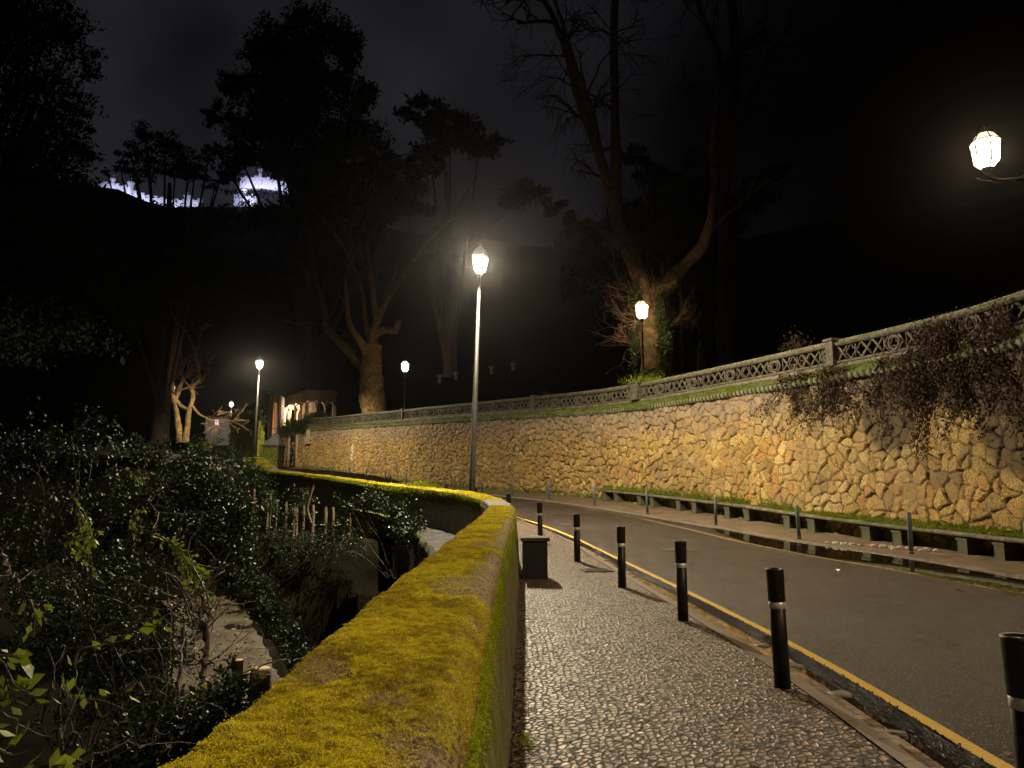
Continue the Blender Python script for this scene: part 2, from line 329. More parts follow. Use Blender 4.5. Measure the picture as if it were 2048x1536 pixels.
    m2 = m.copy(); m2.name = 'clear_lantern_glass'; e2 = [x for x in m2.node_tree.nodes if x.type == 'EMISSION'][0]; e2.inputs[1].default_value = .35; e2.inputs[0].default_value = (1, .95, .85, 1); M['glass_clear'] = m2
    M['led'] = mat('led_lamp_head', (1, 1, 1), .5, emit=(1, .95, .84), es=60)
    M['bark'] = m_plainnoise('plane_bark', (.045, .027, .014), (.28, .175, .09), 3.2, .9, 1, .09, moss=((.07, .065, .018), .5, .6, 1.3), fine=17, spec=.2)
    M['bark_dark'] = m_plainnoise('dark_bark', (.03, .022, .016), (.07, .05, .035), 3, .9, .6, .04, fine=20)
    M['twig'] = mat('pale_twig', (.17, .105, .055), .7)
    M['twig_grey'] = mat('grey_stem', (.05, .042, .032), .7)
    def leaf(name, c1, c2, rough=.3, trans=.25, sp=.5):
        m = mat(name, c1, rough, spec=sp); g = G(m); r_ = g.attr('rnd'); c = g.mix(g.ramp(r_, [(0, 0.), (1, 1.)]), c1, c2); g.out(c)
        t = g.n('BsdfTranslucent'); g.L.new(g.mix(.5, c, (c2[0] * 1.6, c2[1] * 1.6, c2[2]), 'MIX'), t.inputs[0]); mxs = g.n('MixShader'); mxs.inputs[0].default_value = trans
        o_ = [x for x in g.N if x.type == 'OUTPUT_MATERIAL'][0]; g.L.new(g.b.outputs[0], mxs.inputs[1]); g.L.new(t.outputs[0], mxs.inputs[2]); g.L.new(mxs.outputs[0], o_.inputs[0]); return m
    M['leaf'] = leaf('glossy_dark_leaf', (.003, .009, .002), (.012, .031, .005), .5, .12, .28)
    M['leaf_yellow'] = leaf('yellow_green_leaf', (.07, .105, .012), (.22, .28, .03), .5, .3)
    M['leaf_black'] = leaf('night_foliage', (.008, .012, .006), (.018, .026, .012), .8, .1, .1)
    M['leaf_hedge'] = leaf('hedge_leaf', (.12, .16, .02), (.34, .40, .06), .5, .3)
    M['leaf_ivy'] = leaf('ivy_leaf', (.02, .035, .008), (.07, .10, .02), .4, .2)
    M['leaf_dry'] = leaf('dry_vine_leaf', (.012, .008, .005), (.055, .032, .016), .7, .1, .2)
    M['moss_y'] = leaf('yellow_moss', (.19, .11, .018), (.60, .53, .035), .9, .25, .1)
    M['moss_lime'] = leaf('lime_moss', (.14, .18, .01), (.40, .50, .03), .9, .25, .1)
    M['moss_g'] = leaf('green_moss', (.06, .08, .008), (.20, .25, .02), .9, .25, .1)
    M['wood'] = m_plainnoise('weathered_stake', (.04, .03, .018), (.11, .08, .045), 8, .8, .5, .01, fine=60)
    M['cut'] = m_plainnoise('fresh_cut_wood', (.45, .33, .16), (.6, .46, .26), 20, .7, .2, .004)
    M['terracotta'] = m_plainnoise('terracotta', (.20, .08, .045), (.32, .15, .09), 6, .8)
    M['plaster'] = m_plainnoise('pale_plaster', (.12, .115, .125), (.20, .195, .20), 1.2, .9, .2)
    M['warm_stone'] = m_plainnoise('pavilion_stone', (.26, .19, .14), (.42, .33, .25), 4, .85, .5, .02, fine=30)
    M['dark'] = mat('dark_opening', (.01, .01, .012), .6)
    M['window_lit'] = mat('lit_window_pane', (.1, .1, .1), .4, emit=(1, .62, .60), es=1.1)
    M['castle'] = m_plainnoise('castle_stone', (.35, .34, .36), (.62, .6, .62), .12, .95, .6, .3, fine=.6)
    M['rust'] = mat('cast_iron_cover', (.03, .025, .022), .4, .5)
    M['rock'] = m_plainnoise('loose_rock', (.20, .16, .13), (.45, .38, .32), 7, .7, .6, .02)
    M['litter'] = leaf('fallen_leaf', (.10, .05, .02), (.30, .18, .08), .5, .1)
    M['marble'] = mat('garden_marble', (.16, .16, .155), .7)
make_materials()

# ------------------------------------------------------------------ the road's rails: stations along the curve
W_ = [(0, -5), (0, 0), (0, 3), (.03, 6), (.08, 9), (.13, 12), (.15, 14.8), (-.1, 17), (-.85, 20), (-1.95, 22.8), (-3.1, 25.4), (-4.7, 28.2), (-6.5, 31.2), (-9, 35), (-12, 39.5), (-14.5, 43), (-18, 47.5), (-22, 52.5), (-27, 58), (-36, 67), (-50, 83), (-72, 108)]
K_ = [(2.6, -5), (2.7, 0), (2.78, 4), (2.82, 7.2), (2.68, 10.2), (2.4, 13.7), (2.0, 17.3), (1.5, 20.3), (.6, 24), (-.4, 27.2), (-1.7, 30), (-3.2, 33), (-5.0, 36), (-7.6, 39.7), (-10.6, 44), (-13.2, 47.6), (-16.8, 52), (-20.8, 57), (-26, 62.5), (-35, 71.5), (-48.5, 87), (-69, 112)]
FL_ = [(7.7, -5), (7.75, 1), (7.75, 6.5), (7.65, 11), (7.35, 14.2), (6.75, 17), (6.1, 20.6), (5.5, 23.8), (4.5, 28.2), (3.3, 32.3), (1.9, 36), (.45, 39.2), (-1.9, 43.5), (-4.3, 47.8), (-8.2, 54), (-12.4, 61), (-17, 67.5), (-21, 73), (-27, 78), (-34, 84), (-44, 97), (-62, 120)]
P_ = [(9.2, -5), (9.2, 1.5), (9.1, 7.5), (8.95, 12.2), (8.95, 15.9), (8.4, 19), (7.5, 22), (6.6, 25), (5.2, 29.2), (4.05, 32.7), (2.5, 36.7), (1.05, 39.8), (-1.3, 44), (-3.7, 48.3), (-7.6, 54.6), (-11.8, 61.5), (-16.4, 68.2), (-20.4, 74), (-26.2, 79.2), (-33, 85), (-43, 98), (-61, 121)]
B_ = [(11.4, -5), (11.4, 2), (11.3, 8), (11.15, 13), (11, 16.7), (10.4, 19.8), (9.4, 23), (8.5, 26), (7.1, 30.2), (5.9, 33.8), (4.3, 37.8), (2.9, 40.8), (.6, 45), (-1.75, 49.3), (-5.7, 55.6), (-10, 62.6), (-14.6, 69.5), (-18.6, 75.5), (-24.8, 81), (-31.5, 87), (-41.5, 100), (-59, 123)]
Z_ = [-1.62, -1.62, -1.62, -1.62, -1.61, -1.58, -1.5, -1.36, -1.17, -1.02, -.86, -.72, -.56, -.4, -.1, .3, .85, 1.4, 1.9, 2.6, 4.0, 6.0]
ZB_ = [-1.62, -1.62, -1.62, -1.61, -1.6, -1.53, -1.38, -1.2, -1.0, -.84, -.68, -.55, -.42, -.28, 0, .4, .95, 1.5, 2.0, 2.7, 4.1, 6.1]
ROPE_ = [2.9, 2.9, 2.92, 2.95, 2.98, 3.05, 3.12, 3.2, 3.3, 3.42, 3.6, 3.78, 4.02, 4.28, 4.6, 4.95, 5.28, 5.55, 5.75, 5.9, 6, 6]
PT_ = [-.5, -.5, -.5, -.5, -.49, -.47, -.43, -.33, -.21, -.13, -.05, .07, .25, .48, .72, .95, 1.3, 1.8, 2.3, 3, 4, 6]     # parapet top
NS = 21; SUB = 40
def spl(A):
    A = np.asarray(A, float)
    if A.ndim == 1: A = A[:, None]
    out = []
    for i in range(len(A) - 1):
        p0 = A[max(i - 1, 0)]; p1 = A[i]; p2 = A[i + 1]; p3 = A[min(i + 2, len(A) - 1)]
        for k in range(SUB):
            t = k / SUB
            out.append(.5 * ((2 * p1) + (-p0 + p2) * t + (2 * p0 - 5 * p1 + 4 * p2 - p3) * t * t + (-p0 + 3 * p1 - 3 * p2 + p3) * t ** 3))
    out.append(A[-1]); return np.array(out)
rW, rK, rFL, rP, rB = (spl(a) for a in (W_, K_, FL_, P_, B_)); rZ = spl(Z_)[:, 0] + ZC; rZB = spl(ZB_)[:, 0] + ZC; rR = spl(ROPE_)[:, 0] + ZC; rPT = spl(PT_)[:, 0] + ZC
def st(s): return int(round(s * SUB))
def samp(A, s):
    s = np.atleast_1d(s) * SUB; i = np.clip(np.floor(s).astype(int), 0, len(A) - 2); t = s - i
    return A[i] * (1 - t)[:, None] + A[i + 1] * t[:, None] if A.ndim > 1 else A[i] * (1 - t) + A[i + 1] * t
def off(A, Bx, d):
    """points d metres from rail A towards rail Bx"""
    D = Bx - A; D = D / np.linalg.norm(D, axis=1, keepdims=True); return A + D * d
def nrm(A):
    T = np.gradient(A, axis=0); T /= np.linalg.norm(T, axis=1, keepdims=True); return np.stack([T[:, 1], -T[:, 0]], 1)     # points to the right of travel
def arclen(A): return np.concatenate([[0], np.cumsum(np.linalg.norm(np.diff(A, axis=0), axis=1))])
def ribbon(name, A, Bx, za, zb, m, s0, s1, n=2, kind='structure', wob=0, parent=None, jag=None):
    a, b = st(s0), st(s1) + 1; A = A[a:b]; Bx = Bx[a:b]; za = za[a:b]; zb = zb[a:b]; t = np.linspace(0, 1, n)
    XY = A[:, None] * (1 - t)[None, :, None] + Bx[:, None] * t[None, :, None]; Z = za[:, None] * (1 - t) + zb[:, None] * t
    V = np.concatenate([XY, Z[..., None]], -1)
    if jag:
        q = jag * (vn(np.c_[XY[:, 0], Z[:, 0]], 3, 5) - .5) * 2; V[:, 0, :2] += (nrm(A) * q[:, None]); q = jag * (vn(np.c_[XY[:, -1], Z[:, -1]], 3, 9) - .5) * 2; V[:, -1, :2] += nrm(Bx) * q[:, None]
    if wob: V[..., 2] += wob * (fbm(V.reshape(-1, 3) * [1, 1, 0], .8, 3, 3).reshape(Z.shape) - .5)
    u = arclen((A + Bx) / 2); wd = np.linalg.norm(Bx - A, axis=1).mean()
    uv = np.stack(np.broadcast_arrays(t[None, :] * wd, u[:, None], np.zeros((1, 1))), -1)
    o = MB().grid(V[:, ::-1]).build(name, m, parent, uv=uv[:, ::-1].reshape(-1, 3))
    if kind: o['kind'] = kind
    return o
# dense near part so that the bend reads smooth
def setting():
    pavA = off(rW, rK, -.25); kin = off(rK, rW, .56)
    ribbon('pavement', pavA, kin, rZ, rZ, M['cobble'], 0, 20, 14, wob=.02)
    a = off(rK, rW, .56); b = off(rK, rW, .42); ribbon('kerb', a, b, rZ + .010, rZ + .004, M['kerb_row'], 0, 20)
    a = b; b = off(rK, rW, .15); ribbon('gutter', a, b, rZ - .018, rZ - .05, M['brick'], 0, 20, 4)
    ribbon('gutter_side', off(rK, rW, .4201), off(rK, rW, .4199), rZ - .004, rZ - .06, M['kerb'], 0, 20)
    ribbon('road_edge', off(rK, rW, .17), rK, rZ - .06, rZ + .004, M['edge'], 0, 20, 4, jag=.03)
    ribbon('road', rK - .0, rFL, rZ, rZ, M['asphalt'], 0, 20.9, 24)
    ribbon('near_yellow_line', off(rK, rFL, .0), off(rK, rFL, .13), rZ + .006, rZ + .005, M['yellow'], 0, 20)
    ribbon('far_yellow_line', off(rFL, rK, .1), off(rFL, rK, -.02), rZ + .005, rZ + .005, M['yellow_faded'], 0, 20)
    ribbon('road_margin', rFL, off(rP, rFL, .18), rZ - .004, rZ - .03, M['asphalt'], 0, 20, 4)
    ribbon('far_kerb', off(rP, rFL, .18), off(rP, rFL, .0), rZ + .02, rZ + .05, M['kerb'], 0, 20)
    ribbon('far_kerb_face', off(rP, rFL, .19), off(rP, rFL, .18), rZ - .03, rZ + .02, M['kerb'], 0, 20)
    ribbon('far_sidewalk', off(rP, rFL, .0), rB, rZ + .05, rZB, M['gravel'], 0, 20, 8, wob=.04)
setting()
_ALL = np.concatenate([np.c_[(rW * (1 - t) + rK * t), rZ] for t in (0, .5, 1)] + [np.c_[(rK * (1 - t) + rP * t), rZ] for t in (.25, .5, .75, 1.)] + [np.c_[(rP * (1 - t) + rB * t), rZ * (1 - t) + rZB * t] for t in (.5, 1.)])
def gz(x, y):
    d = np.hypot(_ALL[:, 0] - x, _ALL[:, 1] - y); i = np.argsort(d)[:3]; w_ = 1 / (d[i] + 1e-3); return float((_ALL[i, 2] * w_).sum() / w_.sum())

# ------------------------------------------------------------------ terrain: ravine, banks, terrace, wooded hill
RE = np.array([(-1.6, 4), (-2.2, 8.5), (-3.4, 12), (-4.4, 14.35), (-5.34, 16.5), (-6.6, 19.3), (-7.9, 22), (-9, 23.6), (-12, 27), (-17, 31), (-26, 38), (-60, 70)])
def hill_el(az):        # elevation tangent of the skyline by azimuth
    return np.interp(az, [-1.2, -.62, -.52, -.46, -.38, -.30, -.2, 0, .2, .45, 1.2], [.35, .349, .367, .350, .359, .375, .36, .335, .32, .34, .3])
def terrain_z(X, Y):
    P = np.stack([X.ravel(), Y.ravel()], 1); z = np.zeros(len(P))
    r = np.hypot(P[:, 0], P[:, 1]); az = np.arctan2(P[:, 0], P[:, 1])
    idx = np.arange(0, len(rW), 6); mid = (rW[idx] + rB[idx]) / 2
    k = np.concatenate([((P[i:i + 4000, None] - mid[None]) ** 2).sum(-1).argmin(1) for i in range(0, len(P), 4000)]); k = idx[k]
    D = rB[k] - rW[k]; wl = np.linalg.norm(D, axis=1); D /= wl[:, None]; lat = ((P - rW[k]) * D).sum(1)
    zr = rZ[k] - ZC; low = zr - .35 - 3.6 * (1 - sstep(.8, 3., lat))
    # left side
    rek = ((P[:, None] - RE[None]) ** 2).sum(-1)
    dre = np.full(len(P), 1e9); sgn = np.ones(len(P))
    for a, b in zip(RE[:-1], RE[1:]):
        ab = b - a; t = np.clip(((P - a) @ ab) / (ab @ ab), 0, 1); q = a + t[:, None] * ab; d = np.hypot(*(P - q).T)
        cr_ = ab[0] * (P[:, 1] - a[1]) - ab[1] * (P[:, 0] - a[0]); u = d < dre; dre = np.where(u, d, dre); sgn = np.where(u, np.sign(cr_), sgn)
    sd = dre * sgn                                    # >0: left of the path's edge
    leftz = -5.4 + 1.9 * sstep(-1.4, -.1, sd) + 3.6 * sstep(3, 16, sd) + 5 * sstep(14, 40, sd)
    nearf = sstep(38, 60, P[:, 1]); leftz = leftz * (1 - nearf) + (zr - 2.0 + 3 * sstep(8, 40, -lat)) * nearf
    near_low = sstep(5.5, 8.5, P[:, 1]); leftz = np.where((P[:, 1] < 9) & (sd < 0), leftz * near_low + (-3.5) * (1 - near_low), leftz)
    left = leftz
    over = lat - wl; right = low + (rR[k] - ZC + .3 - low) * sstep(3, 7, over)
    z = np.where(lat < 0, left, np.where(over > 0, right, low))
    z += (fbm(np.c_[P, np.zeros(len(P))], .35, 3, 2) - .5) * .5 * (lat < -1) 
    far = sstep(140, 260, r); ridge = hill_el(az) * 600 * np.clip((r - 150) / 450, 0, 1) ** 1.05
    ridge = np.where(r > 600, hill_el(az) * 600 * np.exp(-((r - 600) / 500) ** 2), ridge)
    ridge += (fbm(np.c_[P, np.zeros(len(P))], .05, 3, 8) - .5) * 9 * sstep(250, 400, r)
    back = sstep(.1, -.2, P[:, 1] / np.maximum(r, 1)); ridge = ridge * (1 - back) + 10 * back
    return (z * (1 - far) + ridge * far).reshape(X.shape)
def axis(lim0, lim1, fine):
    neg = -np.sinh(np.linspace(0, np.arcsinh(-lim0 / fine), 90)) * fine; pos = np.sinh(np.linspace(0, np.arcsinh(lim1 / fine), 130)) * fine
    return np.concatenate([neg[:0:-1], pos])
def terrain():
    xs = axis(-1500, 1500, 9); ys = axis(-700, 1600, 9) + 14
    X, Y = np.meshgrid(xs, ys); Z = terrain_z(X, Y) + ZC
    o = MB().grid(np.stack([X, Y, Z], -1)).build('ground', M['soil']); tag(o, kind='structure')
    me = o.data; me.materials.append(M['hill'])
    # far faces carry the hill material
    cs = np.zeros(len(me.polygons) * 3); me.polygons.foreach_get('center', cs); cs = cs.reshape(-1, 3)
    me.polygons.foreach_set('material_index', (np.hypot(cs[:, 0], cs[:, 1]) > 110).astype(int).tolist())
    # terrace behind the balustrade
    nB = nrm(rB); zt = rR + .4
    ribbon('garden_terrace', rB + nB * .25, rB + nB * 9, zt, zt, M['soil'], 0, 18.2, 6, wob=.1)
terrain()

def path_and_stream():
    # worn path in the ravine
    A = RE[0:9]; t = np.linspace(0, len(A) - 1, 90); P = np.stack([np.interp(t, range(len(A)), A[:, 0]), np.interp(t, range(len(A)), A[:, 1])], 1)
    for _ in range(6): P[1:-1] = (P[:-2] + P[1:-1] * 2 + P[2:]) / 4
    n = -nrm(P); q = np.linspace(0, 1.75, 12); V = P[:, None] + n[:, None] * q[None, :, None]
    V[:, 0] += n * (.25 * (fbm(np.c_[P, P[:, 0]], 1.5, 3) - .5))[:, None]
    Z = np.full(V.shape[:2], -3.42 + ZC) + (fbm(np.concatenate([V, V[..., :1] * 0], -1).reshape(-1, 3), 1.5, 3) - .5).reshape(V.shape[:2]) * .12
    V3 = np.concatenate([V, Z[..., None]], -1); side = V3[:, :1].copy(); side[..., 2] -= .6
    o = MB().grid(np.concatenate([side, V3], 1)).build('ravine_path', M['path']); o['kind'] = 'structure'
    n_ = 1100; k_ = rng.integers(0, 90, n_); u_ = rng.random(n_) * 1.7; P_ = V3[k_, 6] * 0; P_[:, :2] = P[k_] + n[k_] * u_[:, None] + rng.normal(0, .08, (n_, 2)); P_[:, 2] = ZC - 3.36
    global PATH_LEAVES; PATH_LEAVES = P_
    pts = [(-1.2, 15), (-3.6, 16.5), (-6.2, 21), (-8, 25), (-11, 30), (-8, 36), (-4.5, 30), (-2.5, 24)]
    m = MB().add([(x, y, -5.0 + ZC) for x, y in pts], [tuple(range(len(pts)))]); o = m.build('stream_water', M['stream']); o['kind'] = 'structure'
path_and_stream()

# ------------------------------------------------------------------ generic scatter of leaf-sized faces
def leaves_mesh(name, P, N_, size, m, parent=None, loc=None, aspect=.5, jitter=.7, bend=.25, rnd=None):
    """P: centres, N_: preferred directions of the leaf axis; one diamond of two bent faces per leaf"""
    n = len(P); P = np.asarray(P, float)
    D = np.asarray(N_, float) + rng.normal(0, jitter, (n, 3)); D /= np.linalg.norm(D, axis=1, keepdims=True)
    S = np.cross(D, rng.normal(0, 1, (n, 3))); S /= np.linalg.norm(S, axis=1, keepdims=True); U = np.cross(D, S)
    sz = (size * np.exp(rng.normal(0, .25, n)))[:, None]
    a = P - D * sz * .5; b = P + S * sz * aspect * .5 + U * sz * bend * .2; c = P + D * sz * .5; d = P - S * sz * aspect * .5 + U * sz * bend * .2
    V = np.stack([a, b, c, d], 1).reshape(-1, 3)
    if loc is not None: V = V - np.array(loc)
    i = np.arange(n) * 4; Fc = np.stack([np.stack([i, i + 1, i + 2], 1), np.stack([i, i + 2, i + 3], 1)], 1).reshape(-1, 3)
    me = bpy.data.meshes.new(name); me.vertices.add(len(V)); me.vertices.foreach_set('co', V.ravel())
    me.loops.add(Fc.size); me.loops.foreach_set('vertex_index', Fc.ravel().astype(np.int32)); me.polygons.add(len(Fc)); me.polygons.foreach_set('loop_start', (np.arange(len(Fc)) * 3).astype(np.int32))
    me.update(calc_edges=True)
    r = rng.random(n) if rnd is None else rnd
    at_ = me.attributes.new('rnd', 'FLOAT', 'POINT'); at_.data.foreach_set('value', np.repeat(r, 4).astype(np.float32))
    me.materials.append(m); o = bpy.data.objects.new(name, me); col.objects.link(o)
    if parent is not None: o.parent = parent
    elif loc is not None: o.location = loc
    return o

# ------------------------------------------------------------------ mossy parapet
def parapet():
    a, b = 0, st(15.2)
    u_all = arclen(rW[a:b + 1]); segs = []
    # station sampling: fine where the camera stands close
    ys = rW[a:b + 1, 1]
    step = []; s = 0.0
    while s < u_all[-1]:
        y = np.interp(s, u_all, ys); s += .010 if 1.0 < y < 4 else (.02 if 0 < y < 9 else (.05 if y < 18 else .16)); step.append(min(s, u_all[-1]))
    S = np.array([0] + step); fi = np.interp(S, u_all, np.arange(len(u_all)))
    def g1(A): return np.interp(fi, np.arange(len(A)), A)
    X = g1(rW[:, 0]); Y = g1(rW[:, 1]); T = g1(rPT); Zg = g1(rZ)
    Pn = np.stack([X, Y], 1); n_ = nrm(Pn)
    tp = .54                                # thickness
    # profile (offset from right foot, towards left is negative ; height relative to top)
    top_n = 46
    prof = [(-.02, None, 1., 0.)] + [(-.01 - .09 * t, ('r', t), 1., 0.) for t in np.linspace(.05, .9, 14)]
    arc = [(-.10 - .085 * (1 - math.cos(q)), -.085 + .085 * math.sin(q)) for q in np.linspace(0, math.pi / 2, 10)]
    flat = [(x, 0.) for x in np.linspace(-.185, -tp - .02, top_n)][1:]
    arcl = [(-tp - .02 - .05 * math.sin(q), -.05 + .05 * math.cos(q)) for q in np.linspace(0, math.pi / 2, 6)][1:]
    cols = []
    for o_, k, sd, _ in prof:
        t = 0 if k is None else k[1]; cols.append((o_, lambda Tq, Zq, t=t: Zq - .15 + (Tq - .085 - Zq + .15) * t, 1.))
    for o_, dz in arc[1:] + flat + arcl: cols.append((o_, lambda Tq, Zq, dz=dz: Tq + dz, 0.))
    for dz in (.12, .3, .6, 1.0, 1.6, 2.6, 4.2): cols.append((-tp - .09 - .02 * dz, lambda Tq, Zq, dz=dz: Tq - dz, 0.5))
    V = np.zeros((len(S), len(cols), 3)); SD = np.zeros((len(S), len(cols)))
    for j, (o_, fz, sd) in enumerate(cols):
        V[:, j, 0] = Pn[:, 0] + n_[:, 0] * o_; V[:, j, 1] = Pn[:, 1] + n_[:, 1] * o_; V[:, j, 2] = fz(T, Zg); SD[:, j] = sd
    O = np.array([c[0] for c in cols]); istop = (SD == 0)
    f = V.reshape(-1, 3)
    lump = (fbm(f, 2.2, 3, 1) - .5).reshape(SD.shape); mid_ = (fbm(f, 14, 3, 4) - .5).reshape(SD.shape); fine = (fbm(f, 55, 3, 7) - .5).reshape(SD.shape)
    mossf = sstep(.38, .60, fbm(f * [1, .6, 1], 3.2, 4, 21).reshape(SD.shape) + .30 * sstep(-.06, -.40, O)[None] - .15)
    capm = sstep(14.9, 15.05, Y) * (1 - sstep(16.6, 16.8, Y))
    mossf = mossf * (1 - capm[:, None])
    med = (fbm(f, 30, 3, 8) - .5).reshape(SD.shape); dz = (.03 * lump + (.020 * mid_ + .020 * med + .012 * fine) * (.45 + .8 * mossf)) * istop
    V[..., 2] += dz + .012 * mossf * istop
    dn = (.05 * lump + .012 * mid_) * (1 - istop) - .03 * lump * np.exp(-((O[None] + tp + .05) / .05) ** 2) * 1.5
    V[..., 0] += n_[:, :1] * dn; V[..., 1] += n_[:, 1:] * dn
    side = (SD == 1).astype(float) + (SD == .5) * .85; lip = np.exp(-((V[..., 2] - (T[:, None] - .16)) / .11) ** 2) * (SD == 1) * 1.05 * (1 - capm[:, None])
    # far stretch of the wall keeps bright moss all over its top
    root = empty('parapet_wall', (0, 5, gz(0, 5)), 0, 'long low curved wall topped with yellow green moss beside the cobbled pavement', 'wall')
    loc = (0, 5, gz(0, 5))
    farm = sstep(17, 20, Y)[:, None]; mossA = np.maximum(mossf, farm) * istop
    MB().grid(V).build('wall_body', M['parapet'], root, loc, attrs={'moss': mossA.ravel(), 'side': side.ravel(), 'lip': lip.ravel()})
    # bare cap stone at the bend
    s0, s1 = np.searchsorted(Y, 15.0), np.searchsorted(Y, 16.7); js = np.where(istop[0])[0]
    C = V[s0:s1, js].copy(); C[..., 2] += .014; mdd = C.mean(1, keepdims=True); C = mdd + (C - mdd) * [1.03, 1.03, 1]
    o = MB().grid(C).build('cap_stone', M['cap'], root, loc); o['label'] = 'bare rounded cap stone without moss at the bend'
    # living moss: tufts
    for name, rngY, n, size, mt in (('moss_tuft', (1.0, 3.2), 150000, .0062, 'moss_y'), ('moss_tuft', (3.2, 8), 90000, .010, 'moss_y'), ('moss_tuft', (8, 15), 26000, .02, 'moss_y'), ('moss_tuft', (16.8, 42), 26000, .045, 'moss_y')):
        i0, i1 = np.searchsorted(Y, rngY[0]), min(np.searchsorted(Y, rngY[1]), len(Y) - 1)
        jt = np.concatenate([js, [js[-1] + 1, js[-1] + 2]]) if rngY[0] > 16 else np.concatenate([js, [js[-1] + 1]])
        # sample by arc length
        ss = rng.uniform(S[i0], S[i1], n * 2); ii = np.clip(np.searchsorted(S, ss), i0, i1); jj = jt[rng.integers(0, len(jt), n * 2)]
        kk = (rng.random(n * 2) < np.clip(np.maximum(mossf[ii, np.minimum(jj, js[-1])], (Y[ii] > 17) * 1.) + .16, 0, 1)); ii = ii[kk][:n]; jj = jj[kk][:n]
        P = V[ii, jj] + np.c_[rng.uniform(-.011, .011, (len(ii), 2)), np.full(len(ii), size * .3)]
        P[:, 1] += rng.uniform(-.5, .5, len(ii)) * np.interp(Y[ii], [0, 4, 9, 18], [.012, .02, .05, .16])
        tone = np.clip((fbm(P, 38, 3, 33) - .5) * 2.4 + (fbm(P, 3.5, 4, 35) - .5) * 2.2 + .62 - .55 * (1 - np.where(Y[ii] > 17, 1., mossf[ii, np.minimum(jj, js[-1])])) + rng.normal(0, .22, len(P)), 0, 1)
        o = leaves_mesh(name, P, np.tile([0, 0, .7], (len(P), 1)), size * .75, M[mt], root, loc, aspect=.6, jitter=.95, rnd=tone); o['kind'] = 'stuff'
    # green moss along the lip of the pavement side
    i0, i1 = np.searchsorted(Y, 1.5), np.searchsorted(Y, 14); n = 30000
    ss = rng.uniform(S[i0] ** .5, S[i1] ** .5, n) ** 2; ii = np.clip(np.searchsorted(S, ss), i0, i1); hh = -.09 - rng.exponential(.10, n)
    t = np.clip((hh + (T - Zg)[ii] + .15) / ((T - Zg)[ii] + .09), 0, 1.02); o_ = -.01 - .09 * t
    P = np.stack([Pn[ii, 0] + n_[ii, 0] * (o_ + .004), Pn[ii, 1] + rng.uniform(-.02, .02, n), T[ii] + hh], 1)
    keep = fbm(P * [1, .7, .35], 12, 3, 77) > .47; P = P[keep & (hh < -.06) & (hh > -.6)]
    o = leaves_mesh('lip_moss', P, np.tile([.6, 0, -.3], (len(P), 1)), .011, M['moss_lime'], root, loc, aspect=.5, jitter=.6); o['kind'] = 'stuff'
    # moss beard hanging over the ravine face of the far stretch
    i0, i1 = np.searchsorted(Y, 17), np.searchsorted(Y, 42); n = 30000; ii = rng.integers(i0, i1, n); hh = -.04 - rng.exponential(.10, n) * (.3 + 1.2 * fbm(np.c_[S[ii], S[ii] * 0, S[ii] * 0], 1.2, 3, 4))
    P = np.stack([Pn[ii, 0] + n_[ii, 0] * -(tp + .10), Pn[ii, 1] + n_[ii, 1] * -(tp + .10) + rng.uniform(-.08, .08, n), T[ii] + hh], 1)
    o = leaves_mesh('hanging_moss', P, np.tile([0, -.2, -1], (len(P), 1)), .05, M['moss_g'], root, loc, aspect=.4, jitter=.4); o['kind'] = 'stuff'
parapet()

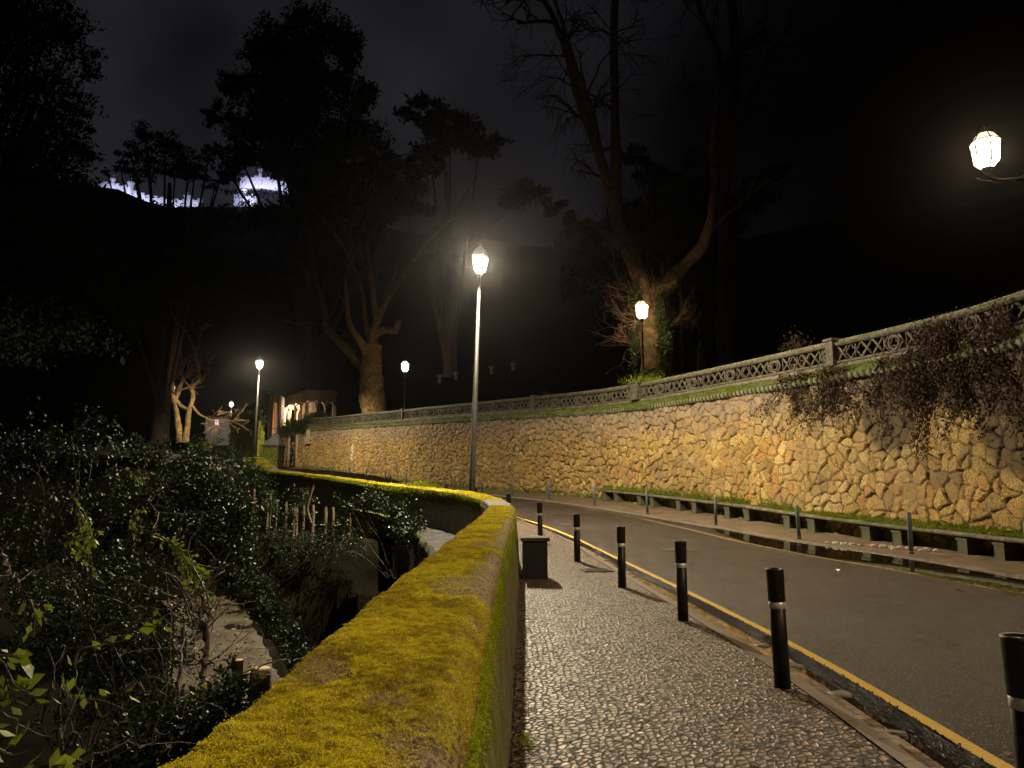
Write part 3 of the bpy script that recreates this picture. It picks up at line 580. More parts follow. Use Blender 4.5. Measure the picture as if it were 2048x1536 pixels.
# ------------------------------------------------------------------ retaining wall
def rot_up(T):     # 3D frame along a direction
    x = Vector(T).normalized(); y = Vector((0, 0, 1)).cross(x).normalized(); z = x.cross(y); m = Matrix((x, y, z)).transposed(); return m
SEND = 18.1
def retaining():
    base = (8.5, 26, gz(8.5, 26))
    root = empty('retaining_wall', base, 0, 'tall rubble stone retaining wall running along the far side of the road', 'wall')
    a, b = 0, st(SEND); B = rB[a:b + 1]; U = arclen(B); nB = nrm(B)
    def section(s0, s1, du, dv, first):
        us = np.arange(np.interp(st(s0), np.arange(len(U)), U), np.interp(min(st(s1), len(U) - 1), np.arange(len(U)), U) + du, du); us = np.minimum(us, U[-1])
        fi = np.interp(us, U, np.arange(len(U))); X = np.interp(fi, range(len(U)), B[:, 0]); Y = np.interp(fi, range(len(U)), B[:, 1])
        nx = np.interp(fi, range(len(U)), nB[:, 0]); ny = np.interp(fi, range(len(U)), nB[:, 1])
        z0 = np.interp(fi, range(len(U)), rZB[:len(U)]) - .3; z1 = np.interp(fi, range(len(U)), rR[:len(U)]) - .02
        nv = int(5 / dv); t = np.linspace(0, 1, nv); Z = z0[:, None] + (z1 - z0)[:, None] * t; UU = np.broadcast_to(us[:, None], Z.shape)
        f = np.stack([UU, Z, Z * 0], -1).reshape(-1, 3)
        wu = (fbm(f, 2.0, 3, 11) - .5) * .30; wv = (fbm(f, 2.0, 3, 17) - .5) * .30
        e1, r1, ox, oy = cells(f[:, 0] + wu, f[:, 1] + wv, .40, .33, 3, 1.0)
        big = sstep(.05, .09, e1)
        jw = 1 + .7 * sstep(np.interp(st(9), range(len(U)), U) - 9, np.interp(st(9), range(len(U)), U) + 7, f[:, 0])
        h = .085 * jw * sstep(.005 * jw, .03 * jw, e1) + .07 * (r1 - .5) * sstep(.0, .05, e1) + (ox * (hsh((r1 * 9999).astype(np.int64), (r1 * 777).astype(np.int64), (r1 * 0).astype(np.int64), 4) - .5) + oy * (r1 * 7 % 1 - .5)) * .22
        h += .06 * (fbm(f, 7, 4, 5) - .5) + .14 * (fbm(f, .5, 2, 6) - .5)
        mort = vn(f, .8, 9) > .80                                 # some joints are filled with mortar
        h = np.where(mort, np.maximum(h, .02), h); jt = np.where(mort, e1 * 1.6 + .03, e1)
        h = h.reshape(Z.shape)
        V = np.stack([X[:, None] - nx[:, None] * h, Y[:, None] - ny[:, None] * h, Z], -1)
        hg = (Z - z0[:, None] - .3) / (z1 - z0 - .3)[:, None]
        # dark growth stains hanging from the cornice on the near stretch, painted dimming at its right end, and a pale lime patch far along
        px = 1024 + F * V[..., 0] / np.maximum(V[..., 1], .1)
        stn_dim = np.zeros(Z.shape)
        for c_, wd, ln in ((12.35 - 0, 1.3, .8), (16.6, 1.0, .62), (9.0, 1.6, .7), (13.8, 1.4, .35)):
            stn_dim = np.maximum(stn_dim, 1.25 * np.exp(-((UU - (c_ + 5 + 3.6)) / wd) ** 2) * sstep(1 - ln, 1 - ln * .45, hg))
        stn_dim = np.maximum(stn_dim, sstep(19.5, 13, UU - 6) * .62 * sstep(-.1, .9, hg))  # fall-off of light put into the stone colour, strongest at the top
        i_ = int(np.argmin(np.abs(U - 0))); pale = np.exp(-((UU - 81.5) / .35) ** 2) * sstep(.2, .35, hg) * (1 - sstep(.6, .75, hg)) * 1.2
        gr = .75 * sstep(.16, .0, hg) + .55 * sstep(.93, 1, hg) + .45 * np.exp(-((UU - 98) / 1.2) ** 2)
        MB().grid(V).build('stone_face', M['masonry'], root, base, attrs={'rnd': (r1 * 13.7 % 1), 'joint': np.clip(jt / (.040 * jw) + .7 * (fbm(f, 1.7, 3, 44) - .5), 0, 1), 'hgt': hg.ravel(), 'stain_dim': stn_dim.ravel(), 'pale': pale.ravel(), 'green': gr.ravel()})
    section(1.2, 9, .032, .034, 1); section(9, SEND, .05, .05, 0)
    # rope moulding, mossy sloping ledge, pale fascia
    us = np.arange(0, U[-1], .035); fi = np.interp(us, U, np.arange(len(U))); X = np.interp(fi, range(len(U)), B[:, 0]); Y = np.interp(fi, range(len(U)), B[:, 1]); nx = np.interp(fi, range(len(U)), nB[:, 0]); ny = np.interp(fi, range(len(U)), nB[:, 1]); zr = np.interp(fi, range(len(U)), rR[:len(U)])
    def rope(r0, offn, dz, pitch_, name, m):
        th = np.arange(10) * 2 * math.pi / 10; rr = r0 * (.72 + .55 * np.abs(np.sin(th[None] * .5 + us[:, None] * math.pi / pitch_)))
        rr = rr * (1 + .25 * (vn(np.c_[us, us * 0, us * 0], 2.3, 6) - .5))[:, None]
        cx = offn + rr * np.cos(th)[None]; cz = dz + rr * np.sin(th)[None]
        V = np.stack([X[:, None] + nx[:, None] * cx, Y[:, None] + ny[:, None] * cx, zr[:, None] + cz], -1)
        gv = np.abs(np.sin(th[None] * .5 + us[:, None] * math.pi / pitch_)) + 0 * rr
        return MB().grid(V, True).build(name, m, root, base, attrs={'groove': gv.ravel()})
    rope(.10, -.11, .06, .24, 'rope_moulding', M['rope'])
    k = np.arange(0, len(us), 3)
    def prof_strip(pr, name, m, wob=.0, seed=1):
        V = np.stack([np.stack([X[k] + nx[k] * o_, Y[k] + ny[k] * o_, zr[k] + z_], -1) for o_, z_ in pr], 1)
        if wob: f = V.reshape(-1, 3); V[..., 2] += wob * (fbm(f, 5, 4, seed) - .5).reshape(V.shape[:2])
        return MB().grid(V).build(name, m, root, base)
    prof_strip([(.3, -.02), (-.04, -.02), (-.04, .1), (-.15, .12), (-.13, .17), (-.06, .25), (.0, .33), (.04, .37)], 'mossy_ledge', M['moss_stone'], .03)
    prof_strip([(.05, .35), (-.0, .39), (-.02, .44), (.0, .49), (.06, .52), (.3, .53)], 'fascia', M['pale_stone'], .04, 3)
    # moss on ledge and along the foot
    def moss_line(name, n, o0, o1, z0, z1, zsrc, size, s0, s1, thr=.0, fr=1.5, up=1):
        q = rng.uniform(0, 1, n); u0 = np.interp(st(s0), range(len(U)), U); u1 = np.interp(st(min(s1, SEND)), range(len(U)), U); uu = u0 + (u1 - u0) * q ** 1.25
        fi_ = np.interp(uu, U, np.arange(len(U))); t = rng.random(n); o_ = o0 + (o1 - o0) * t; zz = np.interp(fi_, range(len(U)), zsrc[:len(U)]) + z0 + (z1 - z0) * t
        P = np.stack([np.interp(fi_, range(len(U)), B[:, 0]) + np.interp(fi_, range(len(U)), nB[:, 0]) * o_, np.interp(fi_, range(len(U)), B[:, 1]) + np.interp(fi_, range(len(U)), nB[:, 1]) * o_, zz], 1)
        kp = fbm(np.c_[uu, t * .6, uu * 0], fr, 3, 55) > thr; P = P[kp]
        o = leaves_mesh(name, P, np.tile([-.3, -.3, up], (len(P), 1)), size, M['moss_g'], root, base, aspect=.4, jitter=.6); o['kind'] = 'stuff'
    moss_line('ledge_moss', 42000, -.17, .02, .12, .36, rR, .05, 4, 18, .5, 2.5)
    moss_line('foot_moss', 26000, -.10, -.02, .02, .42, rZB, .07, 9.6, 18, .45, .8)
    # small doorway near the far end, spout bracket beside it
    def frame_at(px, offn):
        r = np.array([1024 + F * x / y for x, y in B[st(10):]]); i = st(10) + int(np.argmin(np.abs(r - px))); p = B[i] + nB[i] * offn
        t = B[min(i + 1, len(B) - 1)] - B[i - 1]; return Vector((p[0], p[1], rZB[i])), math.atan2(t[1], t[0]), rR[i]
    p, a_, zt = frame_at(590, -.12)
    Mz = Matrix.Rotation(a_, 4, 'Z')
    d = MB(); d.box((0, 0, 0), (.9, .12, 3.3)); V = d.v[0] @ np.array(Mz.to_3x3()).T + np.array(p + Vector((0, 0, 1.65))); d.v = [V]; door = d.build('doorway', M['dark'], root, base, smooth=False); door['label'] = 'tall narrow dark doorway in the wall'
    fr_ = MB(); pts = [(-.75, 0), (-.75, 2.9), (-.66, 3.4), (-.4, 3.75), (0, 3.85), (.4, 3.75), (.66, 3.4), (.75, 2.9), (.75, 0)]
    fr_.strip2d([(x, z) for x, z in pts], .32, .3); fr_.v = [v_ @ np.array(Mz.to_3x3()).T + np.array(p) for v_ in fr_.v]; fr_.build('door_surround', M['warm_stone'], door, base)
    p, a_, zt = frame_at(621, -.3); br = MB(); Mz = Matrix.Rotation(a_, 4, 'Z')
    br.box((0, 0, 0), (.9, .5, .22)); br.box((0, .1, -.3), (.6, .35, .45)); br.box((0, .02, .5), (.28, .3, .9)); br.v = [v_ @ np.array(Mz.to_3x3()).T + np.array((p.x, p.y, zt - .85)) for v_ in br.v]; br.build('stone_bracket', M['warm_stone'], root, base, smooth=False)
    return frame_at
frame_at = retaining()

# ------------------------------------------------------------------ balustrade
def balustrade():
    B = rB[:st(17.6) + 1]; U = arclen(B); nB = nrm(B); base = (8.6, 26.2, float(np.interp(26, B[:, 1], rR[:len(B)]) + .5))
    root = empty('balustrade', base, 0, 'openwork stone balustrade with crosses and rings along the top of the retaining wall', 'balustrade')
    def pos(u, o_=.12, dz=0): 
        fi = np.interp(u, U, range(len(U))); return np.array([np.interp(fi, range(len(U)), B[:, 0]) + np.interp(fi, range(len(U)), nB[:, 0]) * o_, np.interp(fi, range(len(U)), B[:, 1]) + np.interp(fi, range(len(U)), nB[:, 1]) * o_, np.interp(fi, range(len(U)), rR[:len(U)]) + dz])
    def hs(u): return float(np.interp(u, [0, 40, 100], [1.0, 1.08, 1.3]))
    us = np.arange(0, U[-1], .05); H = np.array([hs(u) for u in us]); P = np.array([pos(u, .12) for u in us]); nn = np.array([(pos(u, 1) - pos(u, 0)) for u in us])
    def sweep(pr, name, m):
        V = np.stack([P + nn * o_ + np.stack([H * 0, H * 0, .52 + (z_) * H], 1) for o_, z_ in pr], 1); MB().grid(V, True).build(name, m, root, base)
    sweep([(-.11, 0), (.11, 0), (.11, .08), (-.08, .08)], 'bottom_rail', M['old_stone'])
    sweep([(-.09, .50), (-.12, .56), (-.12, .60), (.12, .60), (.12, .50)], 'top_rail', M['old_stone'])
    us2 = np.arange(0, U[-1], .03); th = np.arange(8) * math.pi / 4; Q = np.array([pos(u, .12) for u in us2]); n2 = np.array([(pos(u, 1) - pos(u, 0)) for u in us2]); H2 = np.array([hs(u) for u in us2])
    rr = .062 * (.75 + .5 * np.abs(np.sin(th[None] * .5 + us2[:, None] * math.pi / .15)))
    V = Q[:, None] + n2[:, None] * (rr * np.cos(th))[..., None]; V[..., 2] += (.52 + .64 * H2)[:, None] + rr * np.sin(th); MB().grid(V, True).build('rope_rail', M['pale_stone'], root, base)
    # one openwork panel, 2.6 m long, 0.42 m tall between the rails
    Lp = 2.6; h0, h1 = .08, .50; hm = (h0 + h1) / 2
    def arc(cx, cz, r, a0, a1, n=10): return [(cx + r * math.cos(a0 + (a1 - a0) * i / (n - 1)), cz + r * math.sin(a0 + (a1 - a0) * i / (n - 1))) for i in range(n)]
    p = MB(); wd = .058; dp = .075
    p.strip2d(arc(.36, hm, .185, 0, 2 * math.pi + .01, 24), wd, dp)
    for q in (math.pi / 2, math.pi * 7 / 6, math.pi * 11 / 6): p.strip2d(arc(.36 + .075 * math.cos(q), hm + .075 * math.sin(q), .07, q - 2.1, q + 2.1, 10), .032, dp * .8)
    for sx_ in (-1, 1): p.strip2d([(.36 + sx_ * .16, h0), (.36 + sx_ * .33, hm), (.36 + sx_ * .16, h1)], wd, dp)
    for cx in (.92, 1.34, 2.30):
        p.strip2d([(cx - .2, h0), (cx + .2, h1)], wd, dp); p.strip2d([(cx - .2, h1), (cx + .2, h0)], wd, dp * .96)
    for cx in (1.13, 1.56, 1.98):
        for q in (0, .5, 1, 1.5): p.strip2d(arc(cx + .095 * math.cos(q * math.pi), hm + .095 * math.sin(q * math.pi), .085, q * math.pi - 1.9, q * math.pi + 1.9, 9), .035, dp * .9)
    for cx in (.71, 1.79, 2.52): p.strip2d([(cx, h0), (cx, h1)], .035, dp * .85)
    first = None; u = 9.0
    while u + Lp < U[-1] - .5:
        a_ = pos(u); b_ = pos(u + Lp); m3 = rot_up(b_ - a_)
        if first is None: first = p.build('openwork_panel', M['old_stone'], root); o = first
        else: o = first.copy(); col.objects.link(o); o.parent = root
        ln = np.linalg.norm(b_ - a_); o.location = Vector(a_ + (0, 0, .52)) - Vector(base); o.rotation_euler = m3.to_euler(); o.scale = (ln / Lp, 1, hs(u)); 
        u += Lp
    # piers
    pf = None
    for px, big in ((1276, 1), (1066, 0), (803, 0), (1672, 0), (652, 0)):
        r = np.array([1024 + F * x / max(y, 1) for x, y in B]); i = st(2) + int(np.argmin(np.abs(r[st(2):] - px))); uu = U[i]; q = pos(uu, .1); t = pos(uu + .1) - pos(uu - .1)
        m = MB(); wdt = .62 if big else .3; dpt = .55 if big else .32; hh = .72 * hs(uu)
        m.box((0, 0, hh / 2), (wdt, dpt, hh)); m.box((0, 0, hh + .03), (wdt + .1, dpt + .1, .08)); m.box((0, 0, .04), (wdt + .06, dpt + .06, .1))
        o = m.build('pier', M['old_stone'], root, smooth=False); o.location = Vector(q + (0, 0, .48)) - Vector(base); o.rotation_euler = (0, 0, math.atan2(t[1], t[0]))
    return pos, U, B
bpos, BU, BB = balustrade()

# ------------------------------------------------------------------ stone bench along the wall
def bench():
    B = rB; U = arclen(B); nB = nrm(B); s1 = 9.75
    us = np.arange(U[st(2.2)], U[st(s1)], .06); f = lambda A: np.interp(us, U, A)
    X, Y, nx, ny, Z = f(B[:, 0]), f(B[:, 1]), f(nB[:, 0]), f(nB[:, 1]), f(rZB); X0, Y0 = X, Y
    base = (9.2, 23, gz(9.2, 23))
    root = empty('stone_bench', base, 0, 'long stone bench on paired block legs built along the foot of the retaining wall', 'bench')
    pr = [(.05, .40), (-.52, .40), (-.56, .42), (-.565, .47), (-.54, .50), (.05, .52)]
    V = np.stack([np.stack([X + nx * o_, Y + ny * o_, Z + z_], -1) for o_, z_ in pr], 1); q = V.reshape(-1, 3); V[..., 2] += .02 * (fbm(q, 4, 3) - .5).reshape(V.shape[:2])
    MB().grid(V, True).add([V[0, i] for i in range(6)], [(0, 1, 2, 3, 4, 5)]).add([V[-1, i] for i in range(6)], [(5, 4, 3, 2, 1, 0)]).build('seat_slab', M['pale_stone'], root, base)
    n = 64000; q = rng.uniform(0, 1, n); i = (q ** 1.2 * (len(us) - 1)).astype(int)[::1]; i = len(us) - 1 - i; t = rng.beta(1.6, 1.0, n); o_ = -.50 + .50 * t
    keep = fbm(np.c_[us[i], t, t * 0], 1.6, 3, 6) + .35 * t + .25 * (i < len(us) * .5) > .56
    i, t, o_ = i[keep], t[keep], o_[keep]; jit = rng.uniform(-.03, .03, len(i))
    P = np.stack([X[i] + nx[i] * o_ + jit, Y[i] + ny[i] * o_ - jit, Z[i] + .52 + (.20 + .25 * (i < len(us) * .0 + 99999) * (i > len(us) * .55)) * t ** 3 * rng.random(len(i)) + .02], 1)
    o = leaves_mesh('seat_moss', P, np.tile([-.2, -.3, 1], (len(P), 1)), .045, M['moss_g'], root, base, aspect=.4, jitter=.6); o['kind'] = 'stuff'
    u = us[-1] - .5; k = 0
    lg = MB(); lg.box((0, 0, .20), (.30, .42, .41)); lg.box((0, 0, .36), (.36, .46, .08)); lg.box((0, 0, .03), (.34, .45, .08))
    first = None
    while u > us[0] + .3:
        i = int(np.argmin(np.abs(us - u))); p = Vector((X[i] - nx[i] * .27, Y[i] - ny[i] * .27, Z[i] - .01)); a_ = math.atan2(Y[i] - Y[i - 2], X[i] - X[i - 2])
        if first is None: first = lg.build('leg', M['leg_stone'], root, smooth=False); o = first
        else: o = first.copy(); col.objects.link(o); o.parent = root
        o.location = p - Vector(base); o.rotation_euler = (0, 0, a_); k += 1; u -= 1.15 if k % 2 else 2.15
bench()

# ------------------------------------------------------------------ bollards and posts
ORD = ['nearest', 'second nearest', 'third nearest', 'fourth nearest', 'fifth nearest', 'sixth nearest', 'seventh nearest', 'eighth nearest', 'ninth nearest', 'tenth nearest', 'eleventh nearest', 'twelfth nearest', 'thirteenth nearest', 'fourteenth nearest', 'fifteenth nearest', 'sixteenth nearest', 'seventeenth nearest', 'eighteenth nearest']
def bollards():
    r = empty('bollard', (0, 0, 0)); H = .94; q = .064
    MB().lathe([(q, -.05), (q, H - .32), (q - .006, H - .315), (q - .006, H - .31)], 24).build('shaft', M['black'], r)
    MB().lathe([(q - .005, H - .32), (q + .001, H - .318), (q + .001, H - .265), (q - .005, H - .262)], 24).build('reflective_band', M['band'], r)
    MB().lathe([(q - .006, H - .27), (q + .004, H - .262), (q + .006, H - .02), (q + .008, H - .004), (q + .002, H), (q - .012, H - .003), (q - .016, H - .014), (0, H - .012)], 24).build('cap', M['black'], r)
    spots = [(2.33, 3.5), (2.19, 6.26), (2.06, 9.2), (1.74, 12.0), (1.32, 15.28), (.7, 18.53)]
    far = [(1016, 21.6), (952, 24.6), (893, 27.3), (836, 30.3), (784, 33.5)]
    P = [(x, y) for x, y in spots] + [((px - 1024) / F * d, d) for px, d in far]
    what = ['cut off by the right edge of the picture', 'standing tall where the gutter bricks hold water', 'between the tall front one and the drain', 'beside the drain in the cobbles', 'just past the small drain grate', 'standing next to the block seat at the bend']
    for i, (x, y) in enumerate(P):
        o = r if i == 0 else copy_tree(r)
        o.location = (x, y, gz(x, y)); o.rotation_euler = (R(random.uniform(-1.1, 1.1)), R(random.uniform(-1.6, 1.6)), 0)
        if i < 6: lb = 'black silver banded bollard, %s, %s' % (ORD[i], what[i])
        else: lb = 'black bollard top showing over the mossy wall, %s to the bare cap stone' % ORD[i - 6]
        tag(o, lb, 'bollard', 'black bollards along the near kerb')
    r = empty('kerb_post', (0, 0, 0)); H = .93
    MB().lathe([(.052, -.05), (.052, H - .01), (.045, H), (0, H + .003)], 16).build('shaft', M['post'], r)
    MB().lathe([(.054, .02), (.058, .03), (.058, .06), (.054, .07)], 16).build('base_collar', M['post'], r)
    far = [(2035, 13.27), (1806, 17.2), (1588, 20.9), (1425, 24.9), (1291, 29.2), (1187, 33.6), (1097, 38.2), (1025, 41.4), (965, 44.6), (911, 47.8), (862, 51.2), (814, 54.6), (773, 58), (735, 61.6), (700, 65), (667, 68.4), (636, 71.8), (609, 75)]
    lean = [0, .2, 1.8, -1.5, .6]
    for i, (px, d) in enumerate(far):
        x = (px - 1024) / F * d; o = r if i == 0 else copy_tree(r)
        # keep it on the far kerb
        k = int(np.argmin(np.hypot(rP[:, 0] - x, rP[:, 1] - d))) 
        o.location = (x, d, float(rZ[k]) + .05); o.rotation_euler = (0, R(-lean[i] if i < 5 else random.uniform(-1.2, 1.2)), 0)
        tag(o, 'slim blue grey post on the far kerb, %s to the camera in its row' % ORD[i], 'post', 'blue grey posts along the far kerb')
bollards()
def block_seat():
    p = Vector((.39, 13.0, gz(.4, 13))); r = empty('block_seat', p, 0, 'dark stone block seat with a thin slab top against the mossy parapet', 'seat')
    MB().box((0, 0, .30), (.42, .5, .62), bev=.01).build('block', M['black'], r, smooth=False)
    MB().box((0, 0, .645), (.50, .6, .06), bev=.012).build('slab_top', M['old_stone'], r, smooth=False)
block_seat()

# ------------------------------------------------------------------ lamps
def plight(name, loc, W, colr, rad=.12, parent=None, typ='POINT', spot=None):
    l = bpy.data.lights.new(name, typ); l.energy = W; l.color = colr; l.shadow_soft_size = rad
    if spot: l.spot_size = spot; l.spot_blend = .22
    o = bpy.data.objects.new(name, l); col.objects.link(o); o.location = loc
    if parent is not None: o.parent = parent
    return o
WHITE, WARM = (1, .83, .54), (1, .72, .42)
def street_lamp(base, top, W, label, lean=True, detail=True):
    r = empty('street_lamp', base, 0, label, 'street lamp', 'tall grey street lamps along the near pavement')
    T = Vector(top) - Vector(base); m = Matrix.Rotation(0, 4, 'Z'); h = T.length
    q = Vector((0, 0, 1)).rotation_difference(T.normalized()); r.rotation_mode = 'QUATERNION'; r.rotation_quaternion = q
    h0 = h - .42
    MB().lathe([(.16, 0), (.16, .04), (.11, .06), (.105, 1.2), (.10, 1.22), (.05, h0 - .1)], 16).build('pole', M['pole'], r)
    MB().lathe([(.055, h0 - .12), (.06, h0 - .1), (.06, h0 - .05), (.10, h0), (.09, h0 + .03)], 16).build('collar', M['lantern_metal'], r)
    for k in range(4):
        a_ = k * math.pi / 2 + .5; pts = [(rr * math.cos(a_), rr * math.sin(a_), z) for rr, z in ((.09, h0 + .02), (.20, h0 + .12), (.235, h0 + .3), (.30, h0 + .62))]
        MB().tube(pts, .016, 6).build('rib', M['lantern_metal'], r)
    MB().lathe([(.085, h0 + .03), (.185, h0 + .12), (.22, h0 + .3), (.285, h0 + .60)], 4, ph=.5).build('glass', M['glass_clear'], r, smooth=False)
    MB().lathe([(.31, h0 + .60), (.32, h0 + .63), (.30, h0 + .65), (.19, h0 + .86), (.07, h0 + .95), (.04, h0 + 1.05), (0, h0 + 1.08)], 4, ph=.5).build('hood', M['lantern_metal'], r, smooth=False)
    MB().lathe([(0, h0 + .52), (.13, h0 + .53), (.14, h0 + .56), (.14, h0 + .585), (0, h0 + .59)], 20).build('lamp_head', M['led'], r)
    plight('lamp_light', (0, 0, h0 + .50), W, WHITE, .10, r, 'SPOT', R(176))
    plight('glow_light', (0, 0, h0 + .40), W * .006, WHITE, .08, r)
    return r
def terrace_lantern(base, h, W, label, s=1.0, rz=.3, bracket=False):
    r = empty('terrace_lantern', base, rz, label, 'lantern', 'black garden lanterns behind the balustrade')
    MB().lathe([(.20, 0), (.20, .12), (.15, .16), (.13, .6), (.10, .7), (.075, .75), (.07, 1.0), (.055, 1.05), (.045, h - .75), (.07, h - .73), (.07, h - .68), (.045, h - .66), (.04, h - .1)], 14, c=(1.75, -.55, 0) if bracket else (0, 0, 0)).build('post', M['iron'], r)
    if bracket:
        MB().tube(limb_pts([(1.75, -.55, h - .15), (1.3, -.4, h - .05), (.7, -.22, h - .22), (.25, -.08, h - .25), (0, 0, h - .1)], 6), .02, 6).build('scroll_arm', M['iron'], r); MB().tube(limb_pts([(1.75, -.55, h - .8), (1.2, -.38, h - .5), (.7, -.22, h - .3), (.55, -.17, h - .2)], 6), .014, 6).build('scroll_brace', M['iron'], r)
    pts = [(-.42, 0, h - .28), (-.2, 0, h - .32), (0, 0, h - .30), (.2, 0, h - .32), (.42, 0, h - .28)]; MB().tube(pts, .014, 6).build('ladder_bar', M['iron'], r)
    n = 6; L0 = h
    MB().lathe([(.05 * s, L0 - .1), (.13 * s, L0 + .0), (.15 * s, L0 + .03), (.155 * s, L0 + .05)], n).build('base_dish', M['iron'], r, smooth=False)
    rings = [(.155, .05), (.30, .20), (.345, .62), (.36, .78)]
    gl = MB().lathe([(a_ * s, L0 + b_ * s) for a_, b_ in rings], n); gl.f = [q for q in gl.f if len(q) == 4]; gl.build('glass', M['glass_warm'], r, smooth=False)
    rg = MB().lathe([(.362 * s, L0 + .785 * s), (.21 * s, L0 + 1.0 * s)], n); rg.f = [q for q in rg.f if len(q) == 4]; rg.build('roof_glass', M['glass_roof'], r, smooth=False)
    for k in range(n):
        a_ = 2 * math.pi * k / n; pts = [(x * s * 1.02 * math.cos(a_), x * s * 1.02 * math.sin(a_), L0 + z * s) for x, z in rings + [(.20, 1.0)]]
        MB().tube(pts, .017 * s, 5).build('glazing_bar', M['iron'], r)
    for rr, z in ((.345, .62), (.362, .79), (.30, .2)):
        pts = [(rr * 1.02 * s * math.cos(2 * math.pi * k / n), rr * 1.02 * s * math.sin(2 * math.pi * k / n), L0 + z * s) for k in range(n + 1)]; MB().tube(pts, .015 * s, 5, cap=False).build('band_ring', M['iron'], r)
    cr_ = MB().lathe([(.20 * s, L0 + 1.0 * s), (.22 * s, L0 + 1.03 * s), (.10 * s, L0 + 1.08 * s), (.05 * s, L0 + 1.2 * s), (.02 * s, L0 + 1.24 * s), (0, L0 + 1.28 * s)], n)
    for k in range(n): a_ = 2 * math.pi * k / n; cr_.tube([(.2 * s * math.cos(a_), .2 * s * math.sin(a_), L0 + 1.02 * s), (.33 * s * math.cos(a_), .33 * s * math.sin(a_), L0 + 1.09 * s)], .014 * s, 5)
    cr_.build('crown', M['iron'], r, smooth=False)
    MB().lathe([(.03 * s, L0 + .54 * s), (.07 * s, L0 + .56 * s), (.08 * s, L0 + .66 * s), (.05 * s, L0 + .74 * s), (0, L0 + .75 * s)], 12).build('bulb', M['led'], r)
    plight('lamp_light', (0, 0, L0 + .42 * s), W, WARM, .18 if W > 9000 else .06, r, *(('SPOT', R(170)) if W > 1000 else ()))
    return r
A0 = at(942, 985, d=24.6); A0.z = gz(A0.x, A0.y); street_lamp(A0, at(960, 524, d=24.5), 24000, 'tall grey street lamp rising behind the mossy wall in the middle of the picture')
B0 = at(508, 918, d=60); street_lamp((B0.x, B0.y, 2.0 + ZC), at(519, 727, d=60), 20000, 'tall grey street lamp by the gate tower, second along the pavement')
C0 = at(461, 915, d=117); street_lamp(C0, at(463, 808, d=117), 4500, 'farthest tall street lamp beside the white house')
D0 = at(347, 850, d=140); street_lamp(D0, at(347, 775, d=140), 900, 'tiny distant street lamp shining through the bare twisted tree')
Z0 = Vector((.3, -12, 0)); street_lamp(Z0, (.3, -12, 8.6), 700, 'tall grey street lamp on the pavement behind the camera')
t1 = at(1975, 340, d=18.4); terrace_lantern((t1.x, t1.y, 3.3 + ZC), t1.z - 3.3 - ZC, 2400, 'big lit lantern on a scroll bracket high at the right edge of the picture', .98, .3, True)
terrace_lantern((11.8, -4, 3.3 + ZC), 4.9, 8500, 'garden lantern on the terrace behind the camera', .98, .3)
t2 = at(1284, 640, d=38); terrace_lantern((t2.x, t2.y, 3.6 + ZC), t2.z - 3.6 - ZC, 430, 'lit lantern in front of the ivy clad plane tree trunk', .98, .1)
t3 = at(810, 745, d=65); terrace_lantern((t3.x, t3.y, 4.9 + ZC), t3.z - 4.9 - ZC, 500, 'small lit lantern between the pollarded tree and the tall street lamp', 1.0, .5)

